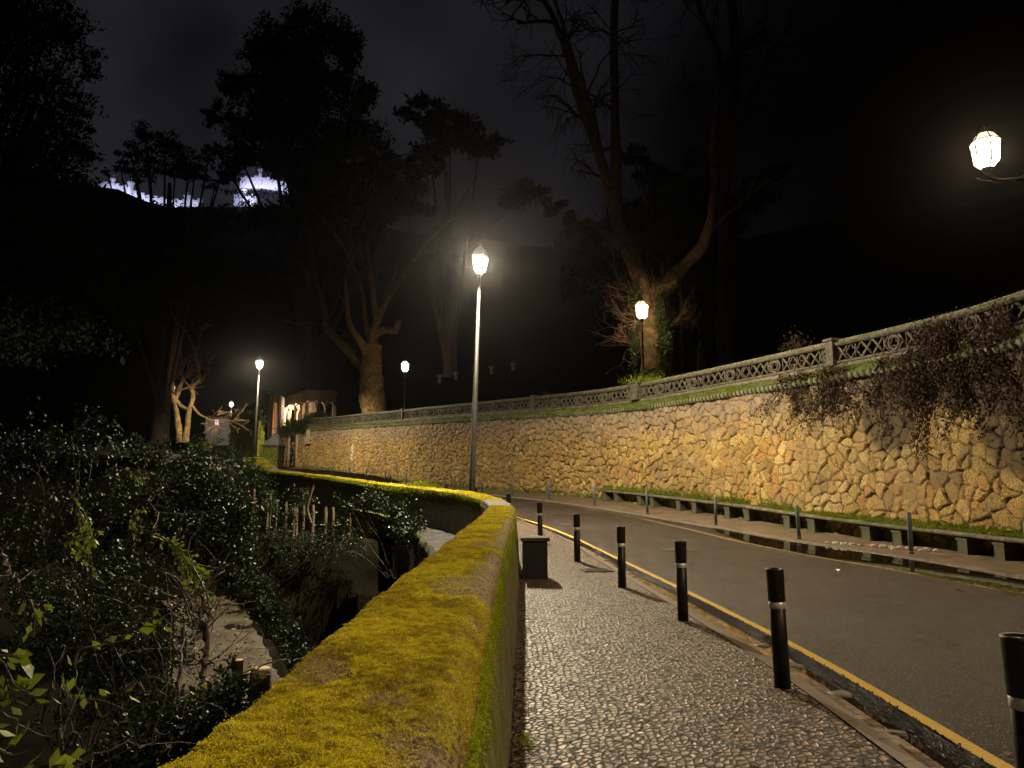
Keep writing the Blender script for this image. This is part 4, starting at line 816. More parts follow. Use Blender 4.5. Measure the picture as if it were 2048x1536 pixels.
# ------------------------------------------------------------------ trees
def twigs(mb, p, d, ln, r, depth, ends, spread=.55, droop=.0, wig=.18, nmax=4, minr=.008):
    d = np.array(d, float); d /= np.linalg.norm(d); n = 5; P = [np.array(p, float)]
    for i in range(n):
        d = d + rng.normal(0, wig, 3); d[2] -= droop; d /= np.linalg.norm(d); P.append(P[-1] + d * ln / n)
    mb.tube(P, np.linspace(r, max(r * .55, minr), n + 1), 5 if r > .05 else 3, cap=False)
    if depth == 0: ends.append(P[-1]); ends.append(P[2]); return
    for k in range(rng.integers(2, nmax + 1)):
        i = rng.integers(2, n + 1); q = d + rng.normal(0, spread, 3); twigs(mb, P[i], q, ln * rng.uniform(.55, .8), max(r * .55, minr), depth - 1, ends, spread, droop, wig, nmax, minr)
def tree(name, base, label, limbs, bark, twig=None, leafm=None, nleaf=0, lsize=.3, group=None, seed=1, depth=3, tl=3, droop=.0, clump=1.2, ext=None, cat='tree', nsub=5, nmax=4, minr=.012):
    global rng; rng = np.random.default_rng(seed)
    base = Vector(base); r = empty(name, base, 0, label, cat, group); mb = MB(); tw = MB(); ends = []
    for wp, r0, r1, sub in limbs:
        big = r0 > .2; P = limb_pts(wp, 26 if big else 8); rr = np.linspace(r0, r1, len(P)); rr = rr * (1 + .16 * (fbm(P, .9, 3, seed) - .5) * 2)
        if big:
            fl = np.clip(1 - np.arange(len(P)) / (len(P) * .25), 0, 1); rr = rr * (1 + .25 * fl * (len(wp) > 3))
        mb.tube(P, rr, 22 if big else 7)
        if big:
            V_ = mb.v[-1].reshape(len(P), 22, 3); C_ = P[:, None]; D_ = V_ - C_; f_ = V_.reshape(-1, 3); k_ = .42 * (fbm(f_ * [1, 1, .45], 2.6, 4, seed) - .5) + .16 * (vn(f_ * [1, 1, .3], 9, 3) - .5)
            mb.v[-1] = (C_ + D_ * (1 + k_.reshape(len(P), 22, 1))).reshape(-1, 3)
        if sub:
            for k in range(nsub):
                i = rng.integers(int(len(P) * .35), len(P)); dd = P[min(i + 1, len(P) - 1)] - P[min(i, len(P) - 2)] + 1e-9; twigs(tw, P[i], dd / np.linalg.norm(dd) + rng.normal(0, .5, 3), tl * rng.uniform(.6, 1.2), rr[i] * .4, depth, ends, droop=droop, nmax=nmax, minr=minr)
            dd = P[-1] - P[-2]; twigs(tw, P[-1], dd, tl, r1, depth, ends, droop=droop, nmax=nmax, minr=minr)
    tr = mb.build('trunk', bark, r, base)
    if tw.n: tw.build('branches', twig or bark, r, base)
    if nleaf and ends:
        E_ = np.array(ends); c = E_[rng.integers(0, len(E_), nleaf)] + rng.normal(0, clump, (nleaf, 3)) * [1, 1, .6]
        leaves_mesh('crown', c, np.tile([0, 0, -.3], (nleaf, 1)), lsize, leafm, r, base, aspect=.5)
    return r, ends
def cloud_tree(name, base, label, top_pts, bark, leafm, nleaf, lsize, seed, group=None):
    """crown of leaf clumps: each top point is centre + radii"""
    global rng; rng = np.random.default_rng(seed); base = Vector(base); r = empty(name, base, 0, label, 'tree', group); mb = MB()
    tops = [Vector(c) for c, _ in top_pts]; hi = base.z + (sorted(t.z for t in tops)[int(len(tops) * .7)] - base.z) * .93; cen = sum(tops, Vector()) / len(tops)
    trunk = limb_pts([base, base.lerp(Vector((cen.x, cen.y, hi)), .4) + Vector((.3, .2, 0)), Vector((cen.x, cen.y, hi))]); hgt = hi - base.z
    mb.tube(trunk, np.linspace(hgt * .035, hgt * .006, len(trunk)), 10)
    PP = []; vol = np.array([a[1][0] * a[1][1] * a[1][2] for a in top_pts]) ** .7; vol /= vol.sum()
    for (c, rad), vv in zip(top_pts, vol):
        i = int(len(trunk) * .6 * random.random() + len(trunk) * .2); mb.tube(limb_pts([trunk[i], (np.array(trunk[i]) + np.array(c)) / 2 + [0, 0, .4], c], 5), np.linspace(hgt * .01, hgt * .002, 11), 6)
        n = int(nleaf * vv); k = max(8, n // 55); sub = rng.normal(0, 1, (k, 3)); sub /= np.linalg.norm(sub, axis=1, keepdims=True); sub *= rng.uniform(.35, 1.05, (k, 1)); sub = sub * rad
        q = sub[rng.integers(0, k, n)] + rng.normal(0, .16, (n, 3)) * np.array(rad) + np.array(c); PP.append(q)
    mb.build('trunk', bark, r, base); PP = np.concatenate(PP)
    leaves_mesh('crown', PP, np.tile([0, 0, -.5], (len(PP), 1)), lsize, leafm, r, base, aspect=.45, jitter=.8); return r

def trees():
    # ---- pollarded plane tree, centre left
    d = 73.; b = at(748, 850, d=d); b.z = 4.9 + ZC
    q = lambda x, y, dd=0: at(x, y, d=d + dd)
    lim = [([q(750, 858), q(746, 820), q(744, 780), q(742, 730), q(745, 690)], 1.3, .95, 0),
           ([q(742, 745), q(718, 725, 1), q(685, 690, 2), (q(655, 655, 3)), q(648, 610, 3), q(635, 570, 3)], .62, .22, 1),
           ([q(738, 715), q(722, 685, -1), q(700, 650, -1), q(694, 610, -1), q(690, 560, -2)], .45, .16, 1),
           ([q(747, 705), q(746, 670), q(752, 640), q(745, 580), q(735, 500, 1), q(725, 420, 2)], .45, .14, 1),
           ([q(740, 680), q(730, 640, 1), q(722, 570, 2), q(690, 500, 3), q(655, 450, 4), q(630, 425, 5)], .26, .10, 1),
           ([q(752, 650), q(775, 600), q(812, 550, -1), q(850, 490, -2), q(900, 440, -3)], .30, .08, 1),
           ([q(750, 668), q(768, 660), q(790, 662), q(797, 640)], .42, .30, 0),
           ([q(765, 600, 2), q(785, 560, 2), q(800, 520, 3)], .14, .05, 1)]
    tree('plane_tree', b, 'thick pollarded plane tree with many bare limbs behind the balustrade left of the small lantern', lim, M['bark'], M['twig_grey'], None, seed=11, depth=2, tl=4, nsub=3)
    # ---- ivy clad plane tree by the lantern
    d = 41.; b = at(1308, 765, d=d); b.z = 3.7 + ZC; q = lambda x, y, dd=0: at(x, y, d=d + dd)
    lim = [([q(1308, 775), q(1304, 700), q(1300, 640), q(1298, 590)], .72, .55, 0),
           ([q(1300, 620), q(1285, 570), q(1262, 510), q(1238, 450, 1), q(1222, 390, 1), q(1195, 300, 1), q(1160, 200, 2), q(1130, 90, 2)], .50, .24, 1),
           ([q(1305, 620), q(1335, 570, .5), q(1370, 530, 1), q(1405, 490, 1), q(1424, 430, 1), q(1430, 360, 2), q(1428, 260, 2), q(1440, 150, 3)], .46, .16, 1),
           ([q(1235, 440, 1), q(1232, 330, 1), q(1230, 220, 2), q(1228, 60, 2), q(1235, -60, 3)], .34, .2, 1),
           ([q(1200, 320, 1), q(1185, 230, 1), q(1150, 130, 0), q(1120, 30, 0)], .22, .1, 1)]
    r, en = tree('plane_tree', b, 'ivy clad forked plane tree lit by the lantern in front of its trunk', lim, M['bark'], M['bark_dark'], seed=5, depth=3, tl=3.6, nsub=6, droop=.06)
    tw = MB()
    for c, dr, n in ((q(1303, 592, -.8), (0, -.3, 1), 26), (q(1275, 640, -.5), (-1, -.3, .35), 14), (q(1270, 690, -.5), (-1, -.2, .5), 13), (q(1335, 655, -.5), (1, -.2, .4), 10), (q(1268, 590, -.4), (-1, -.2, .2), 8)):
        for k in range(n): e_ = []; twigs(tw, np.array(c) + rng.normal(0, .12, 3), np.array(dr) + rng.normal(0, .42, 3), rng.uniform(.7, 1.7), .013, 2, e_, .45, -.02, .26, 2, .005)
    tw.build('sprouts', M['twig'], r, b)
    P = []
    for (x, y, sx_, sy_, n) in ((1268, 690, 7, 40, 900), (1328, 690, 12, 45, 1700), (1272, 590, 10, 25, 500), (1320, 620, 9, 30, 700), (1300, 745, 18, 12, 500)):
        for k in range(n): P.append(q(x + rng.normal(0, sx_ * .55), y + rng.normal(0, sy_ * .5), -.75 + rng.normal(0, .15)))
    leaves_mesh('ivy', np.array([tuple(p) for p in P]), np.tile([0, -.3, -.6], (len(P), 1)), .11, M['leaf_ivy'], r, b, aspect=.8)
    # ---- second dark plane tree to the right
    d = 50.; b = at(1455, 745, d=d); b.z = 3.8 + ZC; q = lambda x, y, dd=0: at(x, y, d=d + dd)
    lim = [([q(1455, 790), q(1450, 600), q(1452, 480), q(1448, 380), q(1462, 250), q(1470, 120), q(1460, -60)], .6, .3, 1),
           ([q(1448, 400), q(1425, 330), q(1432, 230), q(1440, 120), q(1400, 20)], .3, .15, 1),
           ([q(1452, 300), q(1500, 200), q(1540, 110), q(1600, 20)], .25, .1, 1)]
    tree('plane_tree', b, 'dark bare plane tree with tall limbs right of the lantern tree', lim, M['bark_dark'], None, seed=21, depth=3, tl=4.5, nsub=7, droop=.05)
    # ---- twisted bare tree, left, lit by the far lamps
    d = 66.; b = at(368, 880, d=d); q = lambda x, y, dd=0: at(x, y, d=d + dd)
    lim = [([q(362, 885), q(356, 845), q(350, 805), q(356, 790), q(363, 772)], .30, .10, 1), ([q(370, 885), q(375, 850), q(379, 818), q(386, 795), q(384, 775), q(398, 758), q(396, 735), q(388, 700), q(373, 662)], .28, .06, 1),
           ([q(352, 800), q(362, 812), q(378, 820)], .19, .15, 0), ([q(350, 808), q(345, 780), q(347, 760), q(360, 740), q(362, 700)], .25, .06, 0), ([q(384, 812), q(398, 828), q(412, 836), q(424, 840)], .14, .04, 1)]
    tree('bare_tree', b, 'small twisted bare tree with lit forked trunks left of the tall lamps', lim, M['bark'], M['twig'], seed=9, depth=2, tl=2.0, nsub=4, minr=.02)
    # ---- conifer at the left edge
    pts = []; d = 30.
    for (x, y, rx, rz_) in ((30, 20, 2.4, 1.6), (95, 65, 2.0, 1.0), (50, 130, 2.6, 1.6), (140, 100, 1.2, .8), (150, 150, .9, .5), (110, 190, 1.4, .9), (60, 240, 2.4, 1.5), (150, 215, .9, .5), (165, 250, .6, .35), (120, 300, 1.4, .9), (165, 320, .7, .4), (60, 340, 2.4, 1.4), (140, 380, 1.3, .9), (180, 395, .8, .5), (60, 440, 2.5, 1.6), (160, 450, 1.5, 1.2), (30, 560, 3, 2), (150, 560, 2, 1.6), (40, 660, 3, 1.4), (-60, 100, 3, 3), (-60, 300, 3, 3), (-60, 500, 3, 3), (-20, -40, 3, 2), (-100, -200, 3, 4), (60, 0, 1.5, .8)):
        pts.append((tuple(at(x, y, d=d + rng.uniform(-1.5, 1.5))), (rx, rx, rz_)))
    cloud_tree('conifer', at(-260, 950, d=d), 'tall black conifer with drooping tiers at the left edge of the picture', pts, M['bark_dark'], M['leaf_black'], 48000, .21, 31)
    # ---- spreading trees against the sky
    def crown(nm, lb, d, cx, by, bz, blobs, n, ls, seed):
        cloud_tree(nm, (at(cx, by, d=d).x, d, bz + ZC), lb, [(tuple(at(x, y, d=d + random.uniform(-3, 3))), (rx * d / F, rx * d / F, ry * d / F)) for x, y, rx, ry in blobs], M['bark_dark'], M['leaf_black'], n, ls, seed)
    crown('cedar_tree', 'great dark spreading tree standing against the grey sky left of centre', 90., 620, 820, 4, [(560, 80, 60, 35), (640, 60, 70, 35), (520, 120, 50, 30), (610, 130, 80, 50), (700, 110, 40, 40), (470, 170, 40, 28), (560, 190, 80, 45), (660, 190, 70, 45), (730, 190, 30, 40), (440, 230, 30, 22), (520, 250, 80, 40), (620, 270, 90, 50), (720, 270, 60, 45), (480, 310, 55, 30), (570, 330, 60, 30), (670, 350, 80, 45), (760, 330, 50, 40), (640, 400, 70, 40), (740, 420, 60, 40), (800, 400, 40, 30), (560, 440, 60, 30), (460, 350, 30, 16)], 62000, .5, 41)
    crown('round_tree', 'lower dark tree with ragged top between the conifer and the great spreading tree', 80., 320, 850, 2, [(290, 270, 40, 22), (330, 300, 50, 28), (260, 300, 30, 18), (380, 320, 40, 22), (420, 300, 25, 14), (240, 330, 25, 12), (215, 345, 14, 6), (270, 352, 30, 9), (350, 345, 40, 12), (430, 372, 30, 10), (300, 330, 50, 22), (390, 350, 34, 14), (445, 345, 22, 18), (330, 460, 110, 40), (460, 440, 60, 30), (400, 560, 150, 70), (250, 600, 120, 90)], 32000, .36, 42)
    crown('oak_tree', 'wide dark tree filling the gap right of the great spreading tree', 100., 900, 800, 5, [(850, 230, 50, 30), (900, 260, 60, 40), (850, 320, 50, 36), (960, 290, 50, 28), (800, 380, 60, 40), (1050, 395, 60, 20), (830, 420, 50, 20)], 9000, .8, 43)
    crown('pine_tree', 'dark bushy evergreen crown low behind the lantern tree', 70., 1340, 760, 4, [(1270, 320, 36, 22), (1300, 350, 50, 26), (1385, 318, 30, 14), (1345, 372, 50, 22), (1440, 340, 30, 16), (1400, 380, 50, 24), (1320, 430, 80, 40), (1440, 440, 70, 40), (1240, 430, 50, 40), (1160, 470, 50, 34), (1120, 420, 30, 16), (1500, 400, 50, 40), (1350, 540, 120, 60), (1200, 560, 80, 50), (1540, 350, 40, 24)], 15000, .55, 44)
trees()

# ------------------------------------------------------------------ shrubs of the ravine
def shrub(name, label, blobs, n, ls, leafm, seed, base, stems=10, cat='shrub', group=None, aspect=.5, stemr=.012, stemm='twig_grey', jit=.9):
    """blobs: (px, py, depth, rx, ry(px), weight) clumps of leaves; each clump is a set of small sprays"""
    global rng; rng = np.random.default_rng(seed); base = Vector(base); r = empty(name, base, 0, label, cat, group); PP = []; sm = MB()
    wt = sum(b[5] for b in blobs); DD = []
    for (px, py, d, rx, ry, w_) in blobs:
        c = at(px, py, d=d); sx_, sz_ = rx * d / F, ry * d / F; nn = int(n * w_ / wt); k = max(4, nn // 16)
        s_ = rng.normal(0, .5, (k, 3)) * [sx_, sx_ * .7, sz_] + np.array(c); di = rng.normal(0, 1, (k, 3)); di[:, 2] -= .4; di /= np.linalg.norm(di, axis=1, keepdims=True)
        j = rng.integers(0, k, nn); t = rng.uniform(0, 1, (nn, 1)); PP.append(s_[j] + di[j] * t * ls * 5 + rng.normal(0, ls * .7, (nn, 3))); DD.append(di[j])
        for q in range(max(1, int(stems * w_ / wt))):
            e_ = s_[rng.integers(0, k)]; m_ = (np.array(base) + np.array(c)) / 2 + rng.normal(0, .3 * sx_, 3) + [0, 0, .2 * sz_]
            P = limb_pts([np.array(base) + rng.normal(0, .12, 3) * [1, 1, 0], m_, np.array(c) + rng.normal(0, .3, 3) * sx_, e_], 5); sm.tube(P, np.linspace(stemr, stemr * .35, len(P)), 5, cap=False)
    PP = np.concatenate(PP); DD = np.concatenate(DD)
    leaves_mesh('foliage', PP, DD * 1.2, ls, leafm, r, base, aspect=aspect, jitter=jit)
    if sm.n: sm.build('stems', M[stemm], r, base)
    return r
def ravine_plants():
    g = 'shrubs filling the ravine'
    gb = lambda px, d, z=-3.6: (at(px, 1300, d=d).x, d, z + ZC)
    shrub('laurel_bush', 'large glossy dark green bush rounding into the ravine left of the wooden stakes', [(300, 905, 19, 60, 30, .6), (390, 930, 18.5, 60, 34, 1), (330, 990, 18, 90, 50, 1.6), (430, 990, 18, 50, 50, 1.6), (470, 1040, 17.5, 40, 40, 1.5), (400, 1070, 17, 80, 50, 1.6), (480, 1100, 17, 40, 26, .8), (300, 1080, 17, 80, 60, 1), (440, 1140, 16.5, 50, 20, .5)], 20000, .085, M['leaf'], 61, gb(400, 18), 26, group=g)
    shrub('laurel_bush', 'dark sparse bush covering the upper left bank above the yellow sprays', [(60, 900, 15, 100, 60, 1), (180, 880, 15, 100, 60, 1), (80, 1010, 14, 110, 60, 1), (220, 1000, 14, 100, 60, 1), (150, 1090, 13, 120, 50, .8), (30, 1100, 13, 60, 60, .6), (60, 1180, 12.5, 80, 40, .8), (230, 1130, 12.5, 80, 30, .8)], 6500, .08, M['leaf'], 62, gb(120, 15, -3.2), 22, group=g)
    shrub('camellia_bush', 'round bush with small shiny leaves low at the left, left of the earth path', [(110, 1230, 8, 80, 50, 1), (190, 1250, 8, 80, 50, 1.2), (130, 1310, 7.7, 90, 50, 1.2), (240, 1330, 7.6, 80, 60, 1.2), (330, 1290, 7.8, 60, 50, .7), (200, 1400, 7.5, 90, 40, .8), (310, 1400, 7.4, 60, 50, .7), (340, 1230, 8.5, 50, 30, .5), (250, 1190, 9, 90, 30, 1), (120, 1170, 9, 90, 40, .6)], 13500, .042, M['leaf'], 63, gb(200, 8, -3.5), 24, group=g)
    shrub('fern_clump', 'low green plants tucked under the near edge of the mossy wall', [(440, 1400, 5.6, 40, 26, 1), (380, 1440, 5.2, 50, 30, 1.2), (300, 1490, 5, 60, 30, 1.2), (220, 1530, 4.8, 60, 30, .8), (470, 1370, 6, 20, 20, .4)], 4200, .045, M['leaf'], 64, gb(380, 5.2, -3.5), 16, group=g)
    shrub('ivy_bank', 'band of ivy and small plants between the earth path and the black channel', [(520, 1180, 21, 25, 20, .8), (545, 1220, 20, 30, 24, 1), (570, 1270, 19, 34, 26, 1.2), (595, 1320, 18, 34, 26, 1), (600, 1355, 17, 26, 20, .7), (500, 1150, 22, 34, 14, .5)], 9000, .07, M['leaf'], 65, gb(560, 20, -4.9), 10, group=g)
    shrub('laurel_bush', 'glossy leaved shrub hanging in front of the far stretch of the parapet', [(740, 1000, 21, 26, 14, 1), (790, 1020, 21, 30, 18, 1.4), (815, 1050, 20.5, 24, 16, 1.2), (700, 1020, 21, 22, 14, .6), (680, 1060, 20.5, 26, 16, .6), (640, 1085, 21, 20, 18, .35), (825, 1068, 20, 16, 8, .6), (700, 1090, 20, 20, 10, .2)], 4300, .085, M['leaf'], 66, gb(780, 21.3, -2.6), 14, group=g)
    shrub('scrub', 'dull sparse undergrowth around the foot of the wooden stakes', [(545, 1000, 25, 20, 30, 1), (600, 1010, 25, 30, 30, 1), (560, 1020, 25, 20, 20, 1), (610, 985, 25.5, 14, 12, .5), (560, 1065, 24, 40, 16, 2), (640, 1075, 23.8, 40, 14, 2), (600, 1100, 23.5, 60, 24, 2.5), (690, 1085, 23.5, 30, 16, 1.4)], 4200, .075, M['leaf'], 67, gb(580, 25, -3.2), 5, group=g)
    shrub('creeper', 'tangle of creeper spilling over the broken wall end near the gate tower', [(430, 905, 38, 34, 14, 1), (470, 925, 36, 34, 20, 1.2), (500, 950, 34, 30, 26, 1.2), (520, 975, 33, 20, 26, .8), (440, 960, 34, 30, 26, .8), (400, 890, 40, 30, 20, .8)], 7000, .10, M['leaf'], 68, gb(470, 35, -2.5), 12, group=g)
    # drooping sprays with yellow green leaves
    def spray(label, pts_list, n, ls, seed):
        global rng; rng = np.random.default_rng(seed); b0 = pts_list[0][0]; r = empty('leafy_branch', b0, 0, label, 'branch', 'yellow green sprays over the ravine'); sm = MB(); PP = []; DD = []
        for wp in pts_list:
            P = limb_pts(wp, 8); sm.tube(P, np.linspace(.009, .003, len(P)), 5, cap=False); k = n // len(pts_list); i = rng.integers(2, len(P), k); T = P[np.minimum(i, len(P) - 1)] - P[i - 1]
            sd_ = rng.normal(0, 1, (k, 3)); PP.append(P[i] + sd_ * ls * .55); DD.append(sd_ * .6 + T / np.linalg.norm(T, axis=1, keepdims=True))
        leaves_mesh('leaves', np.concatenate(PP), np.concatenate(DD), ls, M['leaf_yellow'], r, b0, aspect=.62, jitter=.25); sm.build('twig', M['twig_grey'], r, b0)
    q = lambda x, y, d: at(x, y, d=d)
    spray('drooping spray of bright yellow green leaves at the left of the bushes', [[q(150, 1000, 7), q(165, 1040, 7), q(175, 1090, 7), q(192, 1160, 7)], [q(165, 1020, 7), q(182, 1060, 7), q(186, 1092, 7)], [q(130, 1075, 7), q(160, 1085, 7), q(172, 1130, 7)], [q(160, 1030, 7), q(168, 1070, 7), q(160, 1110, 7)]], 150, .055, 71)
    spray('dense spray of bright yellow green leaves above the top of the earth path', [[q(290, 1060, 9), q(340, 1085, 9), q(385, 1120, 9), q(400, 1170, 9)], [q(320, 1070, 9), q(355, 1110, 9), q(372, 1150, 9), q(378, 1190, 9)], [q(340, 1080, 9), q(380, 1130, 9), q(420, 1150, 9)], [q(350, 1100, 9), q(392, 1160, 9), q(425, 1195, 9)], [q(345, 1090, 9), q(365, 1130, 9), q(395, 1145, 9)]], 330, .058, 72)
    spray('small spray of yellow leaves high among the dark bush', [[q(290, 1015, 9), q(275, 1030, 9), q(262, 1045, 9)], [q(275, 1025, 9), q(268, 1050, 9), q(272, 1068, 9)], [q(240, 935, 10), q(270, 950, 10), q(285, 965, 10)]], 60, .055, 73)
    spray('large pale leaves reaching in from the bottom left corner', [[q(-60, 1280, 3.2), q(0, 1320, 3.2), q(30, 1370, 3.2), q(70, 1390, 3.2)], [q(-40, 1400, 3.2), q(20, 1400, 3.1), q(55, 1412, 3.1)], [q(-30, 1480, 2.8), q(20, 1510, 2.8), q(60, 1500, 2.8)], [q(-40, 1600, 2.8), q(60, 1540, 2.8), q(130, 1530, 2.8)], [q(-30, 1320, 3.2), q(20, 1310, 3.2), q(50, 1325, 3.2)]], 52, .062, 74)
    spray('scattered long leaves on thin twigs in front of the shiny round bush', [[q(60, 1200, 4.6), q(70, 1230, 4.6), q(66, 1275, 4.6)], [q(150, 1330, 4.6), q(160, 1300, 4.6), q(210, 1290, 4.6), q(250, 1280, 4.6)], [q(250, 1260, 5), q(300, 1250, 5), q(345, 1255, 5)], [q(130, 1400, 4.5), q(135, 1390, 4.5), q(120, 1350, 4.5)], [q(180, 1390, 4.5), q(190, 1400, 4.5), q(270, 1370, 4.5)], [q(380, 1380, 6), q(400, 1390, 6), q(410, 1400, 6)]], 46, .075, 75)
    # bare stems crossing the bushes
    global rng; rng = np.random.default_rng(81); b0 = at(430, 1500, d=7); b0.z = -3.5 + ZC; r = empty('bare_shrub', b0, 0, 'bare twiggy shrub with thin arching stems standing before the earth path', 'shrub', g); m = MB(); e_ = []
    for wp, r0 in (([(415, 1480, 7), (405, 1380, 7), (412, 1260, 7.2), (400, 1190, 7.5)], .035), ([(410, 1330, 7), (418, 1240, 7.2), (425, 1200, 7.4)], .02), ([(350, 1500, 7), (360, 1400, 7), (365, 1290, 7.5), (380, 1200, 8)], .022), ([(480, 1400, 7), (440, 1340, 7), (380, 1325, 7), (310, 1335, 7)], .012), ([(640, 1312, 8), (560, 1325, 7.5), (470, 1345, 7.5), (410, 1330, 7)], .010), ([(0, 1110, 8), (25, 1150, 8), (40, 1175, 8)], .03), ([(130, 1170, 7), (230, 1200, 7), (300, 1220, 7), (370, 1215, 7)], .009), ([(300, 1250, 7), (330, 1340, 7), (360, 1420, 7)], .009), ([(0, 1420, 4.5), (100, 1470, 4.5), (200, 1450, 4.5)], .006), ([(250, 1365, 5), (310, 1385, 5), (350, 1400, 5)], .006), ([(100, 1530, 4), (220, 1500, 4), (330, 1470, 4.2)], .006), ([(200, 1040, 12), (300, 1000, 12), (330, 960, 12)], .012), ([(290, 1110, 9), (310, 1060, 9), (300, 990, 10)], .014), ([(305, 1000, 10), (340, 960, 10), (360, 950, 10)], .010)):
        P = limb_pts([at(x, y, d=d) for x, y, d in wp], 8); P[1:-1] += rng.normal(0, .02, (len(P) - 2, 3)); m.tube(P, np.linspace(r0, r0 * .4, len(P)), 6, cap=False)
        for k in range(4): i = rng.integers(len(P) // 3, len(P)); twigs(m, P[i], rng.normal(0, 1, 3), rng.uniform(.3, .7), r0 * .35, 1, e_, .5, 0, .15, 3, .002)
    m.build('stems', M['twig_grey'], r, b0)
ravine_plants()

# ------------------------------------------------------------------ ravine odds and ends
def ravine_things():
    global rng; rng = np.random.default_rng(5)
    # platform inside the bend, with its mossy rounded face
    edge = [(-.55, 11.6), (-1.0, 13.2), (-1.45, 15.0), (-2.0, 17.5), (-2.5, 20.0), (-3.1, 22.6), (-3.9, 25.2), (-4.6, 27)]
    inner = [(-.5, 11.6), (-.45, 13.2), (-.45, 15.2), (-.75, 17.6), (-1.5, 20.4), (-2.5, 23.1), (-3.7, 25.7), (-4.6, 27.2)]
    E_ = limb_pts([(x, y, 0) for x, y in edge], 8); I_ = limb_pts([(x, y, 0) for x, y in inner], 8); E_[:, :2] += rng.normal(0, .02, (len(E_), 2)); t = np.linspace(0, 1, 12)[None, :, None]
    V = I_[:, None] * (1 - t) + E_[:, None] * t; V[..., 2] = ZC - 1.32 + np.linspace(-.1, .22, len(E_))[:, None] + .04 * (fbm(V.reshape(-1, 3), 3, 3) - .5).reshape(V.shape[:2])
    o = MB().grid(V[:, ::-1]).build('paved_ledge', M['flag']); o['kind'] = 'structure'
    prof = [(0, .0), (-.06, -.05), (-.10, -.2), (-.08, -.6), (-.1, -1.5), (-.15, -3.4), (-.2, -4.2)]; n_ = -nrm(E_[:, :2]); Vf = np.stack([np.concatenate([E_[:, :2] + n_ * -o_, V[:, -1, 2:] + z_ - .002], 1) for o_, z_ in prof], 1); f = Vf.reshape(-1, 3); dd = .25 * (fbm(f, 1.6, 4, 3) - .5).reshape(Vf.shape[:2]); dd[:, 0] = 0; Vf[..., :2] += n_[:, None] * dd[..., None]
    root = MB().grid(Vf).build('ledge_face_wall', M['moss_face']); tag(root, 'mossy curved wall face under the wet flagstone ledge inside the bend', 'wall')
    # lower ledge wall further along
    A = limb_pts([at(700, 1016, d=27), at(760, 1026, d=25.5), at(800, 1040, d=24.2), at(850, 1070, d=22.0)], 8); m = MB(); n_ = -nrm(A[:, :2])
    pr = [(.2, -.02), (0, 0), (-.02, -.06), (0, -.3), (-.05, -2.6)]; Vv = np.stack([np.concatenate([A[:, :2] + n_ * -o_, A[:, 2:] + z_], 1) for o_, z_ in pr], 1); m.grid(Vv); o = m.build('low_mossy_wall', M['moss_face']); tag(o, 'low moss topped wall half hidden by the hanging glossy shrub', 'wall')
    V = np.array([[(x, y, ZC - 1.62 - .12 * (yy - 2) - .5 * max(0, 1 - yy / 1.2) ** 2 * 3) for x in np.linspace(-12.5, -1.9, 28)] for yy, y in enumerate(np.linspace(23.2, 27.5, 12))]); 
    for j in range(V.shape[1]): V[:, j, 2] += -.5 * 0; V[:, j, 1] += .5 * math.sin(j * .8) 
    V[..., 2] = ZC - 1.75 - 1.6 * sstep(24.9, 23.3, V[..., 1]) + .25 * (fbm(V.reshape(-1, 3) * [1, 1, 0], .9, 3, 3) - .5).reshape(V.shape[:2]); V = np.concatenate([V[:1] * [1, 1, 0] + [0, -.2, -4.5], V]); o = MB().grid(V).build('stake_bank', M['soil']); o['kind'] = 'structure'
    # stakes
    first = None; L_ = [(505, 978, 1042, 0, 1), (532, 1000, 1055, .5, 1), (551, 998, 1035, 0, .8), (569, 1004, 1055, 1, 1.1), (584, 1006, 1066, 2, 1.3), (591, 1012, 1064, -1, 1.), (604, 1008, 1058, 1, 1.2), (624, 1010, 1045, 0, 1.3), (648, 1012, 1072, 1, 1.4), (664, 1015, 1050, 0, 1.2), (697, 1024, 1068, 2, 1.), (540, 985, 1020, 0, .7)]
    for i, (x, y0, y1, ln, th) in enumerate(L_):
        p = at(x, y1, d=25 + (i % 3) * .4); h = (y1 - y0) * 25 / F; m = MB(); m.tube(limb_pts([(0, 0, -1.2), (.02, 0, h * .4), (-.01, .01, h)], 5), np.linspace(.055, .05, 11) * th, 8)
        o = m.build('wooden_stake', M['wood']); o.location = p; o.rotation_euler = (0, R(ln), 0); tag(o, 'short upright wooden stake, %s from the left in the row beyond the black pit' % ['first', 'third', 'fifth', 'sixth', 'seventh', 'eighth', 'ninth', 'tenth', 'eleventh', 'twelfth', 'last', 'fourth'][i], 'stake', 'wooden stakes in the ravine')
    p0, p1 = at(622, 1045, d=24.5), at(627, 970, d=24.5); m = MB(); m.tube(limb_pts([p0, at(615, 1020, d=24.5), at(618, 1000, d=24.5), p1], 6), .045, 8); o = m.build('leaning_pole', M['wood'], None, p0); tag(o, 'long thin leaning pole taller than the wooden stakes around it', 'pole')
    # cut post and log by the wall
    b = at(476, 1320, d=9.4); m = MB(); m.tube([(0, 0, -1.5), (0, 0, 0)], .065, 12); r = empty('wooden_post', (b.x, b.y, b.z - 1.5), 0, 'upright cut wooden post beside the earth path', 'post'); m.v[0][:, 2] += 1.5; m.build('post_shaft', M['wood'], r); MB().lathe([(0, 1.505), (.06, 1.504), (.064, 1.50)], 12).build('cut_top', M['cut'], r)
    b = at(522, 1338, d=9.0); r = empty('cut_log', (b.x, b.y, b.z - 1.5), 0, 'thick sawn tree stump with a pale cut face beside the mossy wall', 'stump'); m = MB(); m.lathe([(.16, 0), (.125, .6), (.118, 1.47), (.11, 1.5), (0, 1.5)], 14); m.build('stump_trunk', M['bark'], r); MB().lathe([(.105, 1.502), (.1, 1.512), (0, 1.514)], 14).build('cut_face', M['cut'], r)
